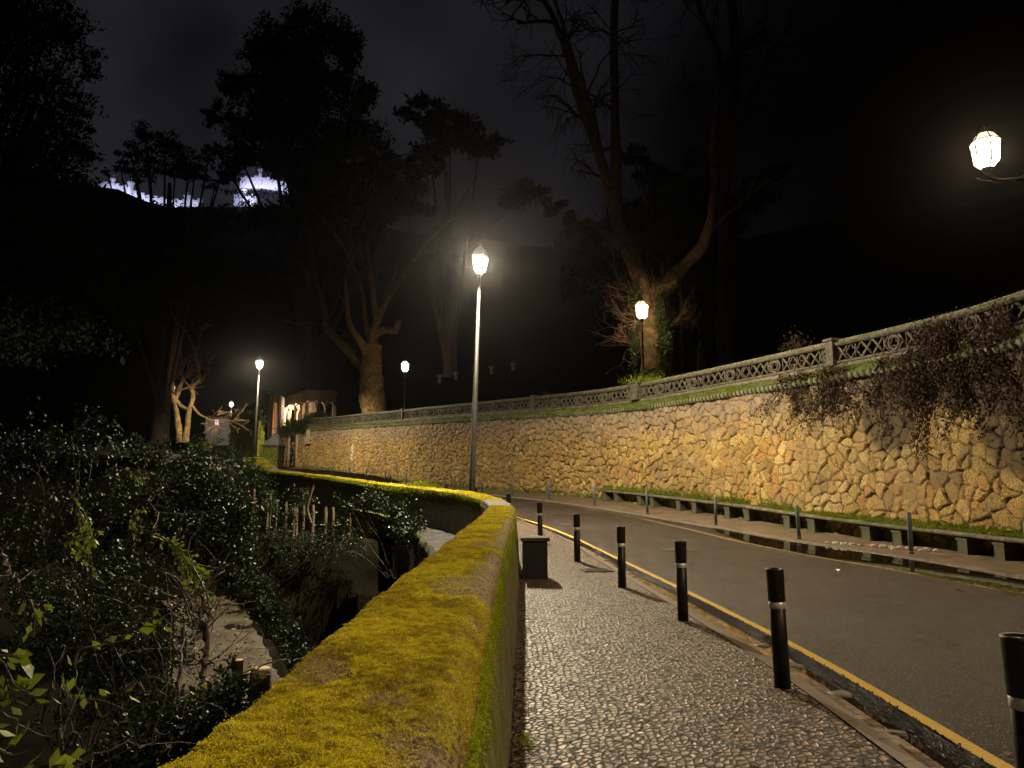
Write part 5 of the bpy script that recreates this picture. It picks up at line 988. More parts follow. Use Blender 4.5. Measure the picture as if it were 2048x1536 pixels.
    # loose leaf on the ravine side, slab lit in the dark
    # littered soil patch beyond the path
    P = [at(455, 1120, z=-3.3), at(520, 1110, z=-3.3), at(530, 1175, z=-3.3), at(445, 1185, z=-3.3)]
    V = np.array([[tuple(P[0].lerp(P[1], t).lerp(P[3].lerp(P[2], t), s)) for t in np.linspace(-.2, 1, 16)] for s in np.linspace(0, 1, 16)]); V[..., 2] += .4 * (fbm(V.reshape(-1, 3), .8, 3) - .4).reshape(16, 16); o = MB().grid(V).build('earth_bank', M['litter_soil']); o['kind'] = 'structure'
    # broken wall end heap
    def rock(name, c, s, seed, m, label=None, cat=None, group=None, parent=None):
        b = MB(); n1, n2 = 12, 16; V = np.array([[(math.sin(a_) * math.cos(t_), math.sin(a_) * math.sin(t_), math.cos(a_)) for t_ in np.linspace(0, 2 * math.pi, n2, endpoint=False)] for a_ in np.linspace(.02, math.pi - .02, n1)])
        k = 1 + .7 * (fbm(V.reshape(-1, 3) + seed * 3.3, 1.3, 3, seed) - .5).reshape(n1, n2, 1); b.grid(V * k * np.array(s), True); o = b.build(name, m, parent); o.location = c
        if label: tag(o, label, cat, group)
        return o
    hp = at(505, 955, d=46); rt = empty('broken_wall_end', (hp.x, hp.y, hp.z - 1.5), 0, 'crumbling stone end of the parapet capped with a bright yellow moss cushion', 'wall')
    for i, (x, y, d, s) in enumerate([(520, 948, 44.5, (1.0, .8, .8)), (500, 948, 46, (.9, .9, .9)), (480, 960, 46, (1.0, .9, .9)), (535, 960, 44, (.8, .6, .6)), (465, 955, 48, (1.2, .8, .7))]):
        rock('stone_lump', at(x, y, d=d) - rt.location, s, i + 3, M['rock'], parent=rt)
    for i, (x, y, d, s) in enumerate([(500, 923, 46, (.75, .7, .28)), (520, 926, 44.5, (.55, .6, .30)), (530, 934, 44, (.4, .5, .2))]): rock('moss_cushion', at(x, y, d=d) - rt.location, s, i + 30, M['moss_cushion'], parent=rt)
    # loose rocks under the bench
    k = 0
    for i in range(15):
        u = [1655, 1672, 1688, 1704, 1722, 1748, 1766, 1782, 1800, 1815, 1832, 1852, 1874, 1790, 1845][i]; y = [1076, 1078, 1082, 1078, 1084, 1086, 1090, 1093, 1094, 1090, 1096, 1100, 1104, 1098, 1108][i]
        p = at(u, y, d=[19.9, 19.7, 19.5, 19.4, 19.2, 18.9, 18.7, 18.6, 18.4, 18.3, 18.2, 18.0, 17.8, 18.2, 17.8][i]); p.z = gz(p.x, p.y) + .05; s = rng.uniform(.045, .085)
        rock('loose_rock', p, (s * 1.3, s, s * .8), i + 50, M['rock'], 'pale loose rock on the gravel under the stone bench, %s from the left' % ['first', 'second', 'third', 'fourth', 'fifth', 'sixth', 'seventh', 'eighth', 'tenth', 'eleventh', 'twelfth', 'fourteenth', 'fifteenth', 'ninth', 'thirteenth'][i], 'rock', 'loose rocks under the bench')
M['moss_cushion'] = m_plainnoise('yellow_moss_cushion', (.20, .17, .01), (.42, .38, .03), 6, 1, 1, .05)
ravine_things()

# ------------------------------------------------------------------ road details
def road_things():
    global rng; rng = np.random.default_rng(15)
    # puddle on the far margin: an irregular sheet a hand's breadth over the sunken margin
    a, b = st(1.5), st(6.9); A = off(rFL, rK, .05)[a:b]; Bq = off(rP, rFL, .17)[a:b]; zz = rZ[a:b]
    A0_ = off(rFL, rK, 0)[a:b]; t = np.linspace(0, 1, 14); s_ = np.linspace(0, 1, len(A)); taper = np.clip((1 - s_) * 4, 0, 1) ** .6
    w0 = (1 - taper) * .8 + .16 * (fbm(np.c_[A, A[:, 0] * 0], .9, 4, 3) - .5)
    XY = A[:, None] * (1 - (w0[:, None] + (1 - w0[:, None]) * t))[..., None] + Bq[:, None] * (w0[:, None] + (1 - w0[:, None]) * t)[..., None]
    V = np.concatenate([XY, np.full(XY.shape[:2] + (1,), float(zz[0] + .012))], -1); V[..., 2] = np.maximum(V[..., 2], zz[:, None] + .005); o = MB().grid(V[:, ::-1]).build('puddle', M['puddle']); o['kind'] = 'structure'
    n = 15000; s = rng.uniform(.2, 9, n); t = rng.random(n); w_ = samp(off(rK, rW, .17), s) * (1 - t)[:, None] + samp(rK, s) * t[:, None]; P = np.c_[w_, samp(rZ, s) - .06 + .066 * t + rng.uniform(0, .012, n)]
    o = leaves_mesh('edge_grit', P, rng.normal(0, 1, (n, 3)), .017, M['edge'], None, (0, 0, 0), aspect=.9, jitter=.5); o['kind'] = 'stuff'
    # puddle in the gutter near the camera
    a, b = st(0), st(5); A = off(rK, rW, .155)[a:b]; Bq = off(rK, rW, .41)[a:b]; V = np.stack([np.c_[A, rZ[a:b] - .038], np.c_[Bq, rZ[a:b] - .038]], 1); o = MB().grid(V).build('gutter_water', M['puddle']); o['kind'] = 'structure'
    # tipped paving stones standing out of the gutter water
    first = None
    for i in range(9):
        s = .9 + i * .3; q = samp(off(rK, rW, rng.uniform(.20, .27)), s)[0]; z = gz(q[0], q[1]); m = None
        if first is None: first = MB().box((0, 0, 0), (.15, .12, .06), bev=.015).build('gutter_stone', M['kerb'])
        o = first if i == 0 else first.copy()
        if i: col.objects.link(o)
        o.location = (q[0], q[1], z - .055); o.rotation_euler = (R(rng.uniform(-8, 8)), R(rng.uniform(-8, 8)), rng.uniform(-.5, .5)); s_ = rng.uniform(.7, 1.3); o.scale = (s_, rng.uniform(.7, 1.2), 1)
        tag(o, 'brown paving stone breaking the water of the near brick gutter', 'stone', 'wet stones in the near gutter')
    # manhole and grate
    p = at(1352, 1103, z=-1.56); r = empty('manhole_cover', (p.x, p.y, gz(p.x, p.y) + .002), 0, 'round iron manhole cover in the wet road', 'manhole cover'); MB().lathe([(.33, .0), (.33, .006), (.30, .009), (0, .010)], 28).build('lid', M['rust'], r)
    m = MB(); 
    for k in range(28): a_ = 2 * math.pi * k / 28; b_ = 2 * math.pi * (k + 1) / 28; m.add([(.34 * math.cos(a_), .34 * math.sin(a_), .004), (.40 * math.cos(a_), .40 * math.sin(a_), .004), (.40 * math.cos(b_), .40 * math.sin(b_), .004), (.34 * math.cos(b_), .34 * math.sin(b_), .004)], [(0, 1, 2, 3)])
    m.build('rim', M['kerb'], r)
    p = at(1193, 1139, z=-1.54); r = empty('drain_grate', (p.x, p.y, gz(p.x, p.y) + .003), .15, 'small iron drain grate in the cobbles between two bollards', 'drain'); m = MB()
    for k in range(9): m.box((-.2 + k * .05, 0, .008), (.022, .36, .014))
    m.build('bars', M['rust'], r, smooth=False); m = MB(); [m.box((sx_ * .24, 0, .008), (.04, .42, .018)) for sx_ in (-1, 1)]; [m.box((0, sy_ * .2, .009), (.44, .04, .016)) for sy_ in (-1, 1)]; m.build('frame', M['rust'], r, smooth=False)
    # leaf litter
    n = 900; s = rng.uniform(.5, 9, n); t = rng.beta(.9, .8, n); w_ = samp(rK, s) * (1 - t)[:, None] + samp(rP, s) * t[:, None]; P = np.c_[w_, samp(rZ, s) + .014]
    kp = (rng.random(n) < (.12 + .9 * (t > .6) * (s > 3))); P = P[kp]; P[:, 2] += .0
    o = leaves_mesh('leaf_litter', P, rng.normal(0, 1, (len(P), 3)) * [1, 1, .05], .05, M['litter'], None, (0, 0, 0), aspect=.5, jitter=.05); o['kind'] = 'stuff'
    me = o.data; v = np.zeros(len(me.vertices) * 3); me.vertices.foreach_get('co', v); v = v.reshape(-1, 4, 3); c = v.mean(1, keepdims=True); v[..., 2] = c[..., 2] + (v[..., 2] - c[..., 2]) * .22; me.vertices.foreach_set('co', v.ravel())
    o = leaves_mesh('path_litter', PATH_LEAVES, rng.normal(0, 1, (len(PATH_LEAVES), 3)) * [1, 1, .15], .07, M['litter'], None, (0, 0, 0), aspect=.5, jitter=.1); o['kind'] = 'stuff'
    n = 1500; s = rng.uniform(1, 4.5, n); t = rng.beta(.45, 3, n); w_ = samp(rW, s) * (1 - t)[:, None] + samp(off(rK, rW, .6), s) * t[:, None]; w_[:, 0] += .04; P = np.c_[w_, samp(rZ, s) + .01]
    o = leaves_mesh('pavement_litter', P, rng.normal(0, 1, (n, 3)) * [1, 1, .3], .016, M['litter'], None, (0, 0, 0), aspect=.5, jitter=.2); o['kind'] = 'stuff'
    # scrap of white paper, orange peel
    p = at(1674, 1141, z=-1.6); o = MB().grid(np.array([[(x * .05, y * .035, .012 + .02 * math.sin(x * 3 + y * 2)) for x in np.linspace(-1, 1, 5)] for y in np.linspace(-1, 1, 4)])).build('paper_scrap', mat('white_paper', (.7, .7, .7), .7)); o.location = (p.x, p.y, gz(p.x, p.y)); tag(o, 'small crumpled white paper scrap on the wet road', 'litter')
    p = at(1963, 1127, z=-1.59); o = MB().grid(np.array([[(x * .04, y * .03, .012 + .015 * (1 - x * x)) for x in np.linspace(-1, 1, 5)] for y in np.linspace(-1, 1, 4)])).build('orange_peel', mat('orange_peel', (.6, .35, .05), .5)); o.location = (p.x, p.y, gz(p.x, p.y)); tag(o, 'small bright orange scrap lying in the long puddle', 'litter')
    # weeds at the wall foot
    for i, (x, y, lb) in enumerate(((.06, 4.9, 'small green weed at the foot of the parapet close to the camera'), (.05, 4.0, 'lowest green weed at the foot of the parapet at the picture edge'))):
        P = rng.normal(0, .035, (70, 3)); P[:, 2] = np.abs(P[:, 2]) + .01; r = empty('weed', (x + .02, y, gz(x, y)), 0, lb, 'weed', 'weeds at the parapet foot'); leaves_mesh('foliage', P, np.tile([0, 0, 1.], (70, 1)), .03, M['leaf_hedge'], r, aspect=.4)
    b = at(925, 985, d=24.9); P = rng.normal(0, 1, (1400, 3)) * [.26, .2, .12]; P[:, 2] = np.abs(P[:, 2]); r = empty('weed', (b.x, b.y, gz(b.x, b.y) + .9 + .0), 0, 'rounded green tuft beside the foot of the tall street lamp', 'weed')
    r.location.z = float(np.interp(b.y, rW[:st(14), 1], rPT[:st(14)])) - .02; r.location.x = float(np.interp(b.y, rW[:st(14), 1], rW[:st(14), 0])) - .2; leaves_mesh('foliage', P, np.tile([0, 0, 1.], (1400, 1)), .04, M['moss_g'], r, aspect=.5)
road_things()

# ------------------------------------------------------------------ vines over the wall, pots on the balustrade
def wall_plants():
    global rng; rng = np.random.default_rng(25)
    def ray_wall(px):
        r = 1024 + F * BB[:, 0] / np.maximum(BB[:, 1], 1); i = st(2) + int(np.argmin(np.abs(r[st(2):] - px))); return i
    nB = nrm(BB)
    for px0, px1, drop, n, lb in ((1570, 1700, 1.9, 3800, 'dry brown vine hanging from the ledge over the middle of the near wall'), (1775, 1850, 2.0, 2300, 'narrow dark vine hanging between the two wider ones'), (1860, 2046, 2.9, 9000, 'widest dark vine hanging low near the right end of the wall')):
        i0, i1 = ray_wall(px1), ray_wall(px0); k = rng.integers(i0, i1 + 1, 24); b = Vector((*BB[i0] - nB[i0] * .1, rR[i0])); r = empty('hanging_vine', b, 0, lb, 'vine', 'dry vines on the retaining wall'); sm = MB(); PP = []
        for q in k:
            ln = drop * rng.uniform(.4, 1); z = rR[q] + .3 + (.75 if px0 > 1855 else 0) * rng.random(); x, y = BB[q] - nB[q] * .16; P = [np.array((x, y, z))]; dx = rng.normal(0, .05)
            for j in range(9): dx += rng.normal(0, .05); T = (BB[min(q + 3, len(BB) - 1)] - BB[q - 3]); T = T / np.linalg.norm(T); P.append(P[-1] + np.array((T[0] * dx, T[1] * dx, -ln / 9)) )
            P = np.array(P); P[1:, :2] += nB[q] * .02; sm.tube(P, np.linspace(.02, .007, len(P)), 4, cap=False); m_ = int(n * 1.5) // 24; t = rng.integers(0, len(P), m_); PP.append(P[t] + rng.normal(0, .11, (m_, 3)) * [1, 1, 1] - np.r_[nB[q] * .03, 0])
        PP = np.concatenate(PP); leaves_mesh('foliage', PP, np.tile([0, 0, -1.], (len(PP), 1)), .06, M['leaf_dry'], r, b, aspect=.6, jitter=.45); sm.build('stems', M['bark_dark'], r, b)
    def pot(px, lb, h, leafm, n, ls, sp):
        i = ray_wall(px); p = BB[i] + nB[i] * .75; r = empty('potted_plant', (p[0], p[1], rR[i] + .42), 0, lb, 'potted plant', 'pots behind the balustrade')
        MB().lathe([(.16, 0), (.14, .05), (.13, .08), (.24, .5), (.28, .52), (.28, .58), (.24, .58), (.22, .5), (0, .5)], 16).build('pot', M['terracotta'], r); MB().box((0, 0, -.0), (.4, .4, .1)).build('plinth', M['old_stone'], r, smooth=False)
        P = rng.normal(0, 1, (n, 3)) * [sp, sp, h * .45] + [0, 0, .55 + h * .5]; leaves_mesh('foliage', P, np.tile([0, 0, 1.], (n, 1)), ls, leafm, r, aspect=.4); return r
    pot(1070, 'small reddish potted plant showing above the middle of the balustrade', .5, M['leaf_dry'], 260, .10, .14)
    pot(1565, 'bushy reddish plant behind the balustrade above the near wall', .75, M['leaf_dry'], 700, .08, .24)
    # overgrown mound by the big pier
    i = ray_wall(1280); p = BB[i] + nB[i] * .5; P = rng.normal(0, 1, (1800, 3)) * [.55, .4, .18]; P[:, 2] = np.abs(P[:, 2]); r = empty('pier_plant', (p[0], p[1], rR[i] + .52 + .72), 0, 'low spreading plant growing over the big balustrade pier', 'plant'); leaves_mesh('foliage', P, np.tile([0, 0, 1.], (1800, 1)), .07, M['moss_g'], r, aspect=.4)
    # faint urns and statue in the garden
    for i, (px, py) in enumerate(((983, 731), (912, 742), (879, 748), (1026, 724))):
        b = at(px, py + 12, d=75); o = MB().lathe([(.14, -.3), (.14, -.1), (.2, -.05), (.2, 0), (.07, .08), (.08, .14), (.28, .42), (.32, .5), (.26, .5), (0, .4)], 14).build('stone_urn', M['marble']); o.location = b; tag(o, 'faint pale garden urn in the dark garden, %s from the left' % ['third', 'second', 'first', 'last'][i], 'urn', 'garden urns')
    g0, g1 = at(850, 757, d=75.4), at(1060, 752, d=75.4); o = MB().box(((g0.x + g1.x) / 2, 75.4, g0.z - 1.9), (g1.x - g0.x, .5, 4)).build('garden_wall', M['soil'], smooth=False); tag(o, 'long dark garden wall carrying the faint urns', 'wall')
    b = at(1401, 700, d=60); r = empty('garden_statue', (b.x, b.y, b.z - .9), 0, 'faint pale standing figure on a pedestal in the dark garden', 'statue')
    MB().lathe([(.4, -1.2), (.4, 0), (.32, .05), (.30, .75), (.36, .8), (.36, .9)], 4, ph=.785).build('pedestal', M['marble'], r, smooth=False)
    me = bpy.data.meshes.new('figure'); vs = [(0, 0, 1.35), (0, 0, 1.62), (0, 0, 1.78), (0, -.02, 1.93), (.13, 0, 1.70), (.19, .02, 1.48), (.12, -.1, 1.36), (-.13, 0, 1.70), (-.19, 0, 1.48), (-.2, -.04, 1.27), (.07, 0, 1.1), (.08, 0, .9), (-.07, 0, 1.1), (-.09, -.03, .9)]
    me.from_pydata(vs, [(0, 1), (1, 2), (2, 3), (1, 4), (4, 5), (5, 6), (1, 7), (7, 8), (8, 9), (0, 10), (10, 11), (0, 12), (12, 13)], []); o = bpy.data.objects.new('figure', me); col.objects.link(o); o.parent = r; me.materials.append(M['marble'])
    sk = o.modifiers.new('skin', 'SKIN'); rr = [.13, .13, .055, .085, .06, .045, .035, .06, .045, .035, .10, .08, .10, .08]
    for v, q in zip(me.skin_vertices[0].data, rr): v.radius = (q, q)
    me.skin_vertices[0].data[0].use_root = True; o.modifiers.new('sub', 'SUBSURF').levels = 1
    b = at(1365, 720, d=52); o = MB().tube([(0, 0, -1.5), (0, 0, 6)], .09, 8).build('garden_mast', M['bark']); o.location = b; tag(o, 'thin dim upright mast right of the ivy clad plane tree', 'mast')
wall_plants()

# ------------------------------------------------------------------ gate pavilion, tower, green wall, house
def buildings():
    global rng; rng = np.random.default_rng(35)
    d = 82.; fl = 6.2 + ZC
    cB = at(613, 830, d=80.5); cB.z = fl; cR = at(668, 830, d=81.5); cL = at(560, 830, d=88.5); r = empty('garden_pavilion', cB, 0, 'small open stone pavilion with pointed arches lit from inside above the wall end', 'pavilion')
    O = Vector(cB)
    def facade(p0, p1, h0, h1, na, nm):
        v = Vector((p1.x - p0.x, p1.y - p0.y, 0)); ln = v.length; a_ = math.atan2(v.y, v.x); m = MB(); Hh = h1 - h0; bw = ln / na; spring = Hh * .62
        pr = []
        for i in range(na + 1): m.box((i * bw, 0, h0 + spring / 2), (.17 if 0 < i < na else .4, .22, spring)); m.box((i * bw, 0, h0 + spring), (.3, .3, .12))
        for i in range(na):
            x0 = i * bw; pts = [(x0 + .08, h0 + spring)] + [(x0 + bw / 2 - (bw / 2 - .08) * math.cos(q), h0 + spring + .50 * math.sin(q) ** .8) for q in np.linspace(.2, math.pi - .2, 9)] + [(x0 + bw - .08, h0 + spring)]
            m.strip2d(pts, .14, .2)
            for q in (.33, .67): m.strip2d([(x0 + bw * q - .12, h0 + spring + .5), (x0 + bw * q, h0 + spring + .3), (x0 + bw * q + .12, h0 + spring + .5)], .06, .12)
        m.box((ln / 2, 0, h0 + spring + .52 + (Hh - spring - .52) / 2), (ln + .2, .26, Hh - spring - .52)); m.box((ln / 2, -.02, h1), (ln + .5, .45, .12)); m.box((ln / 2, 0, h0 + .1), (ln + .1, .24, .2))
        Mz = np.array(Matrix.Rotation(a_, 3, 'Z')); m.v = [x @ Mz.T + np.array((p0.x - O.x, p0.y - O.y, 0)) for x in m.v]; m.build(nm, M['warm_stone'], r, smooth=False)
    facade(cB, cR, 0, 3.9, 3, 'arcade_front'); facade(cL, cB, 0, 3.9, 5, 'arcade_side')
    back = Vector((cR.x + (cL.x - cB.x), cR.y + (cL.y - cB.y), 0)); facade(Vector((cL.x, cL.y, 0)), back, 0, 3.9, 3, 'arcade_back')
    rf = MB(); P = [cB, cR, back, cL]; rf.add([(p.x - O.x, p.y - O.y, z) for z in (3.97, 4.15) for p in P], [(0, 1, 2, 3), (7, 6, 5, 4), (0, 4, 5, 1), (1, 5, 6, 2), (2, 6, 7, 3), (3, 7, 4, 0)]); rf.build('roof', M['warm_stone'], r, smooth=False)
    ti = MB(); ti.add([(p.x - O.x, p.y - O.y, -.05) for p in P], [(0, 1, 2, 3)]); ti.build('floor_slab', M['warm_stone'], r, smooth=False)
    L0 = at(592, 812, d=85.5); MB().lathe([(0, -.16), (.14, -.1), (.17, 0), (.14, .12), (0, .18)], 12).build('hanging_lamp', M['led'], r).location = L0 - O
    plight('pavilion_light', L0 - O + Vector((0, 0, -.35)), 2600, (1, .72, .42), .12, r)
    # lower wall / roofline behind the pavilion: crenels
    # gate tower
    b = at(548, 925, d=80); b.z = 2.0 + ZC; t = empty('gate_tower', b, 0, 'narrow carved gate tower with an orange lit pierced screen beside the wall end', 'tower')
    q = lambda x, y, dd=80.: at(x, y, d=dd) - b
    def bx(n, x0, x1, y0, y1, dep, m, dd=80.):
        a_ = q(x0, y1, dd); c_ = q(x1, y0, dd); return MB().box(((a_.x + c_.x) / 2, (a_.y + c_.y) / 2 + dep / 2, (a_.z + c_.z) / 2), (abs(c_.x - a_.x), dep, abs(c_.z - a_.z))).build(n, m, t, smooth=False)
    bx('shaft', 541, 557, 790, 925, 2.2, M['warm_stone'], 80.2); bx('corner_pier', 532, 540, 790, 925, .9, M['old_stone'], 79.2); bx('corner_pier', 553.5, 559, 788, 868, .8, M['old_stone'], 79.3)
    m = MB(); a_ = q(536, 790, 79.4); m.lathe([(.28, 0), (.30, .1), (.1, .3), (.05, .55), (0, .6)], 4, ph=.785, c=tuple(a_)); m.build('finial', M['old_stone'], t, smooth=False)
    scr = bx('pierced_screen', 545.2, 553, 806, 866, .1, M['screen'], 79.9); m = MB()
    for k in range(13): c_ = q(549.5, 812 + k * 4.2, 79.78); m.box(tuple(c_), (.10, .06, .12))
    m.build('screen_holes', M['dark'], scr, smooth=False)
    # sloped stone cap and ivied plinth
    a_, b_ = q(526, 889, 78.6), q(557, 889, 78.6); top = q(549, 868, 79.6); t2 = q(557, 868, 79.6)
    m = MB().add([tuple(a_), tuple(b_), tuple(t2), tuple(top), (a_.x, a_.y + 2, a_.z), (b_.x, b_.y + 2, b_.z)], [(0, 1, 2, 3), (0, 3, 4), (1, 5, 2), (3, 2, 5, 4), (0, 4, 5, 1)]); m.build('sloped_cap', M['plaster'], t, smooth=False)
    MB().box(((a_.x + b_.x) / 2, a_.y + .9, a_.z - .1), (b_.x - a_.x + .3, 2.2, .16)).build('cap_ledge', M['pale_stone'], t, smooth=False)
    MB().box(((a_.x + b_.x) / 2, a_.y + 1, (a_.z - .2) / 2), (b_.x - a_.x, 2, abs(a_.z - .2) + .4)).build('plinth', M['old_stone'], t, smooth=False)
    P = np.array([tuple(q(rng.uniform(518, 555), 895 + 40 * rng.random() ** .8, 78.4)) for _ in range(2600)]); leaves_mesh('ivy', P, np.tile([0, -.2, -1], (len(P), 1)), .11, M['leaf_hedge'], t, aspect=.7)
    # vine heap over the ledge between tower and balustrade
    hb = at(615, 840, d=79.5); P = []
    for x, y, rx, ry, n in ((575, 858, 18, 8, 900), (600, 850, 18, 10, 1200), (622, 838, 16, 9, 1400), (640, 830, 14, 6, 900), (585, 846, 20, 7, 500), (606, 862, 8, 8, 500)):
        for k in range(n): P.append(tuple(at(x + rng.normal(0, rx * .5), y + rng.normal(0, ry * .5), d=78.8 + rng.normal(0, .4))))
    o = leaves_mesh('ledge_ivy', np.array(P), np.tile([0, -.2, -.8], (len(P), 1)), .17, M['leaf'], None, tuple(hb), aspect=.6); tag(o, 'heap of dark ivy covering the end of the balustrade below the pavilion', 'ivy')
    # low iron railing by the doorway
    rb = at(555, 935, d=75.5); r2 = empty('iron_railing', rb, 0, 'low iron railing at the kerb in front of the gate tower', 'railing'); m = MB()
    for x in (560, 566, 572, 578): p = at(x, 922, d=75.5) - rb; m.tube([(p.x, p.y, -.2), (p.x, p.y, p.z)], .03, 6)
    m.build('uprights', M['iron'], r2); MB().tube([at(548, 921, d=75.5) - rb, at(580, 922, d=75.5) - rb], .03, 6).build('top_bar', M['iron'], r2)
    # green garden wall with rounded end pier and hedge on top
    gb = at(495, 917, d=92); gb.z = 2.6 + ZC; gw = empty('green_garden_wall', gb, 0, 'tall algae green garden wall with a pale rounded end behind the second street lamp', 'wall')
    a_, c_ = at(474, 852, d=95) - gb, at(520, 850, d=88) - gb; m = MB(); v = Vector((c_.x - a_.x, c_.y - a_.y, 0)); m.box((0, 0, 0), (v.length, .4, a_.z)); Mz = np.array(Matrix.Rotation(math.atan2(v.y, v.x), 3, 'Z')); m.v = [x @ Mz.T + np.array(((a_.x + c_.x) / 2, (a_.y + c_.y) / 2, a_.z / 2)) for x in m.v]; m.build('wall_panel', M['green_wall'], gw, smooth=False)
    MB().tube([(a_.x - .3, a_.y - .2, -.3), (a_.x - .2, a_.y - .2, a_.z * .8), (a_.x + .1, a_.y - .2, a_.z + .1)], .34, 12).build('end_pier', M['warm_stone'], gw)
    def hedge(label, pts, n, ls, m, seed):
        P = []; 
        for x, y, dd, rx, ry, k in pts:
            for _ in range(int(n * k)): P.append(tuple(at(x + rng.normal(0, rx * .55), y + rng.normal(0, ry * .55), d=dd + rng.normal(0, .7))))
        b = Vector(P[0]); r3 = empty('hedge', b, 0, label, 'hedge', 'hedges by the gate'); leaves_mesh('foliage', np.array(P), rng.normal(0, 1, (len(P), 3)), ls, m, r3, b, aspect=.6)
    hedge('bright yellow green hedge spilling over the pale end of the green wall', [(482, 835, 93, 18, 10, 1), (470, 850, 94, 10, 12, .7), (466, 875, 95, 6, 12, .5), (490, 845, 92, 12, 6, .4)], 1500, .22, M['leaf_hedge'], 1)
    hedge('dark hedge between the lit hedge and the gate tower', [(515, 825, 90, 12, 10, 1), (525, 845, 89, 8, 10, .7), (505, 835, 91, 8, 6, .4)], 1300, .20, M['leaf'], 2)
    hedge('climbing leaves on the wall strip left of the gate tower', [(523, 870, 84, 5, 14, 1), (526, 900, 82, 6, 16, 1)], 800, .16, M['leaf_hedge'], 3)
    # low mossy block wall in front of the house
    b0 = at(407, 895, d=90); o = MB().box((0, 0, 0), (2.0, 1, 1.3), bev=.1).build('low_block_wall', M['moss_cushion']); o.location = b0; tag(o, 'low moss yellow block wall below the white house', 'wall')
    # brick strip / orange gatepost
    b0 = at(464, 905, d=96); o = MB().box((0, 0, 1.2), (.35, .5, 3.2), bev=.05).build('brick_gatepost', M['terracotta']); o.location = (b0.x, b0.y, b0.z - 1.5); tag(o, 'narrow orange brick gatepost left of the green wall', 'gatepost')
    # white house
    h0 = at(436, 905, d=125); hz = 3.5 + ZC; h = empty('white_house', (h0.x, h0.y, hz), R(8), 'pale house with one small lit window beyond the bare twisted tree', 'house'); top = at(436, 834, d=125).z - hz
    MB().box((0, 3, top / 2), (4.6, 6, top)).build('walls', M['plaster'], h, smooth=False); MB().box((0, 3, top + .1), (5.0, 6.4, .2)).build('roof', M['old_stone'], h, smooth=False)
    wz = at(431, 845, d=125).z - hz; w_ = MB().box((-.45, -.02, wz), (.8, .1, 1.05)).build('window', M['plaster'], h, smooth=False)
    for sx_ in (-.17, .17): MB().box((-.45 + sx_, -.09, wz), (.26, .04, .9)).build('pane', M['window_lit'], w_, smooth=False)
    MB().box((1.0, -.04, 1.3), (.9, .1, 2.2)).build('door', M['dark'], h, smooth=False)
M['screen'] = mat('orange_lit_screen', (.5, .25, .12), .8, emit=(1, .34, .10), es=.3)
M['green_wall'] = m_plainnoise('algae_green_render', (.10, .10, .025), (.20, .22, .03), .8, .9, .3, moss=((.10, .14, .01), .5, .65, .4), fine=8)
buildings()

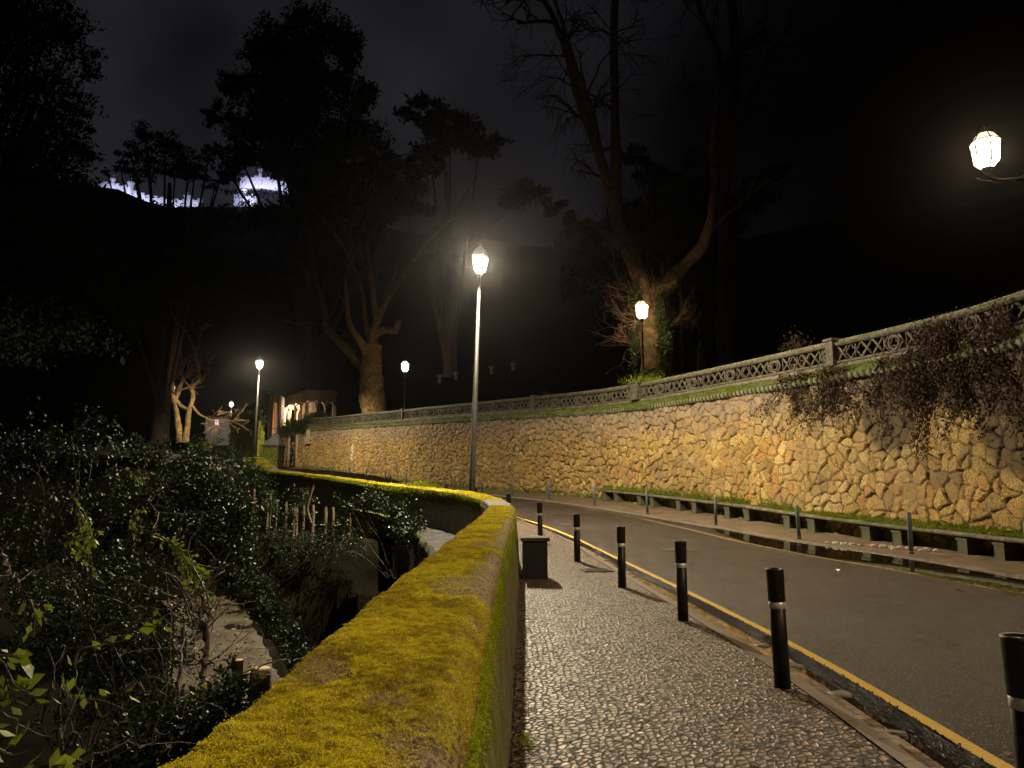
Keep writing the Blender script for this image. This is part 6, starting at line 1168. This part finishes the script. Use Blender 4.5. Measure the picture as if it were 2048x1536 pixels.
# ------------------------------------------------------------------ floodlit castle on the ridge
def castle():
    global rng; rng = np.random.default_rng(45)
    D = 560.
    def wall(label, pts, towers, hpx):
        b = at(pts[0][0], pts[0][1], d=D); r = empty('castle_wall', b, 0, label, 'castle', 'floodlit castle on the ridge'); m = MB(); h = hpx * D / F
        for (x0, y0), (x1, y1) in zip(pts[:-1], pts[1:]):
            p0, p1 = at(x0, y0, d=D) - b, at(x1, y1, d=D) - b; n = max(2, int((p1 - p0).length / 2.6))
            for k in range(n):
                c = p0.lerp(p1, (k + .5) / n); w_ = (p1 - p0).length / n; up = h + (1.3 if k % 2 else 0) + rng.uniform(-.2, .2)
                m.box((c.x, c.y + 1.5 + rng.uniform(-.1, .1), c.z + up / 2 - 3), (w_ * 1.01, 3, up + 6))
        m.build('curtain_wall', M['castle'], r, smooth=False)
        for x, y, rw, hh in towers:
            p = at(x, y, d=D) - b; rr = rw * D / F; H_ = hh * D / F; tw = MB().lathe([(rr, -5), (rr * .95, H_), (rr * 1.05, H_ + .2), (rr * 1.05, H_ + 1.2), (rr * .85, H_ + 1.2), (rr * .85, H_ + .6), (0, H_ + .6)], 14, c=(p.x, p.y, p.z))
            for k in range(7): a_ = k * math.pi / 3.5; tw.box((p.x + rr * math.cos(a_), p.y + rr * math.sin(a_), p.z + H_ + 1.8), (1.1, 1.1, 1.4))
            tw.build('tower', M['castle'], r, smooth=False)
            f = MB().tube([(p.x, p.y, p.z + H_), (p.x, p.y, p.z + H_ + 5.5)], .22, 6); f.add([(p.x, p.y, p.z + H_ + 5.3), (p.x + 1.8, p.y, p.z + H_ + 4.9), (p.x, p.y, p.z + H_ + 4.2)], [(0, 1, 2)]); f.build('flagstaff', M['castle'], r, smooth=False)
        return r
    r1 = wall('floodlit castle wall stretching down the ridge beside the black conifer', [(198, 372), (222, 374), (252, 380), (275, 392), (300, 400), (340, 406), (372, 408), (402, 406)], [(225, 374, 3.5, 12), (261, 384, 5.5, 15), (374, 409, 5.5, 13)], 7)
    r2 = wall('higher floodlit castle keep wall at the right end of the ridge', [(480, 362), (500, 362), (525, 362), (550, 366), (570, 372), (587, 378)], [(520, 362, 3, 20), (565, 372, 3, 14), (583, 376, 3, 14)], 8)
    r3 = wall('short floodlit wall fragment just below the castle keep', [(468, 396), (490, 400), (512, 396)], [(488, 398, 4, 13)], 8)
    P = []
    for x, y, n in [(195 + 12 * k, [384, 388, 391, 393, 396, 401, 406, 410, 414, 417, 419, 420, 420, 419, 418, 417, 416, 414][k], 9) for k in range(18)] + [(470 + 9 * k, 384 + (k % 3) * 3, 9) for k in range(14)] + [(478 + 8 * k, 410, 9) for k in range(6)]:
        c = at(x + rng.normal(0, 3), y + rng.normal(0, 2.5), d=D - 12); P.append(np.array(c) + rng.normal(0, 1, (n * 5, 3)) * [2.2, 1, 1.5])
    o = leaves_mesh('ridge_scrub', np.concatenate(P), np.tile([0, 0, 1.], (sum(len(p) for p in P), 1)), 1.5, M['leaf_black'], None, (0, 0, 0), aspect=.7); o['kind'] = 'stuff'
    for x, y in ((210, 380), (240, 384), (268, 398), (300, 408), (340, 413), (380, 415), (490, 370), (520, 369), (550, 373), (578, 386), (490, 405)):
        p = at(x, y + 2, d=D - 8); l = plight('castle_floodlight', p, 6500, (.62, .66, 1), .4)
castle()

# ------------------------------------------------------------------ haze volume added to give the lamps halos
def haze():
    m = bpy.data.materials.new('halo_haze'); m.use_nodes = True; n, l = nt(m.node_tree); n.clear(); o = n.new('ShaderNodeOutputMaterial'); v = n.new('ShaderNodeVolumePrincipled')
    v.inputs['Density'].default_value = HAZE; v.inputs['Color'].default_value = (.8, .8, .85, 1); v.inputs['Anisotropy'].default_value = .92; l.new(v.outputs[0], o.inputs['Volume'])
    o = MB().box((0, 400, 110), (3200, 2600, 300)).build('haze', m, smooth=False); o['kind'] = 'stuff'
HAZE = .00008
haze()
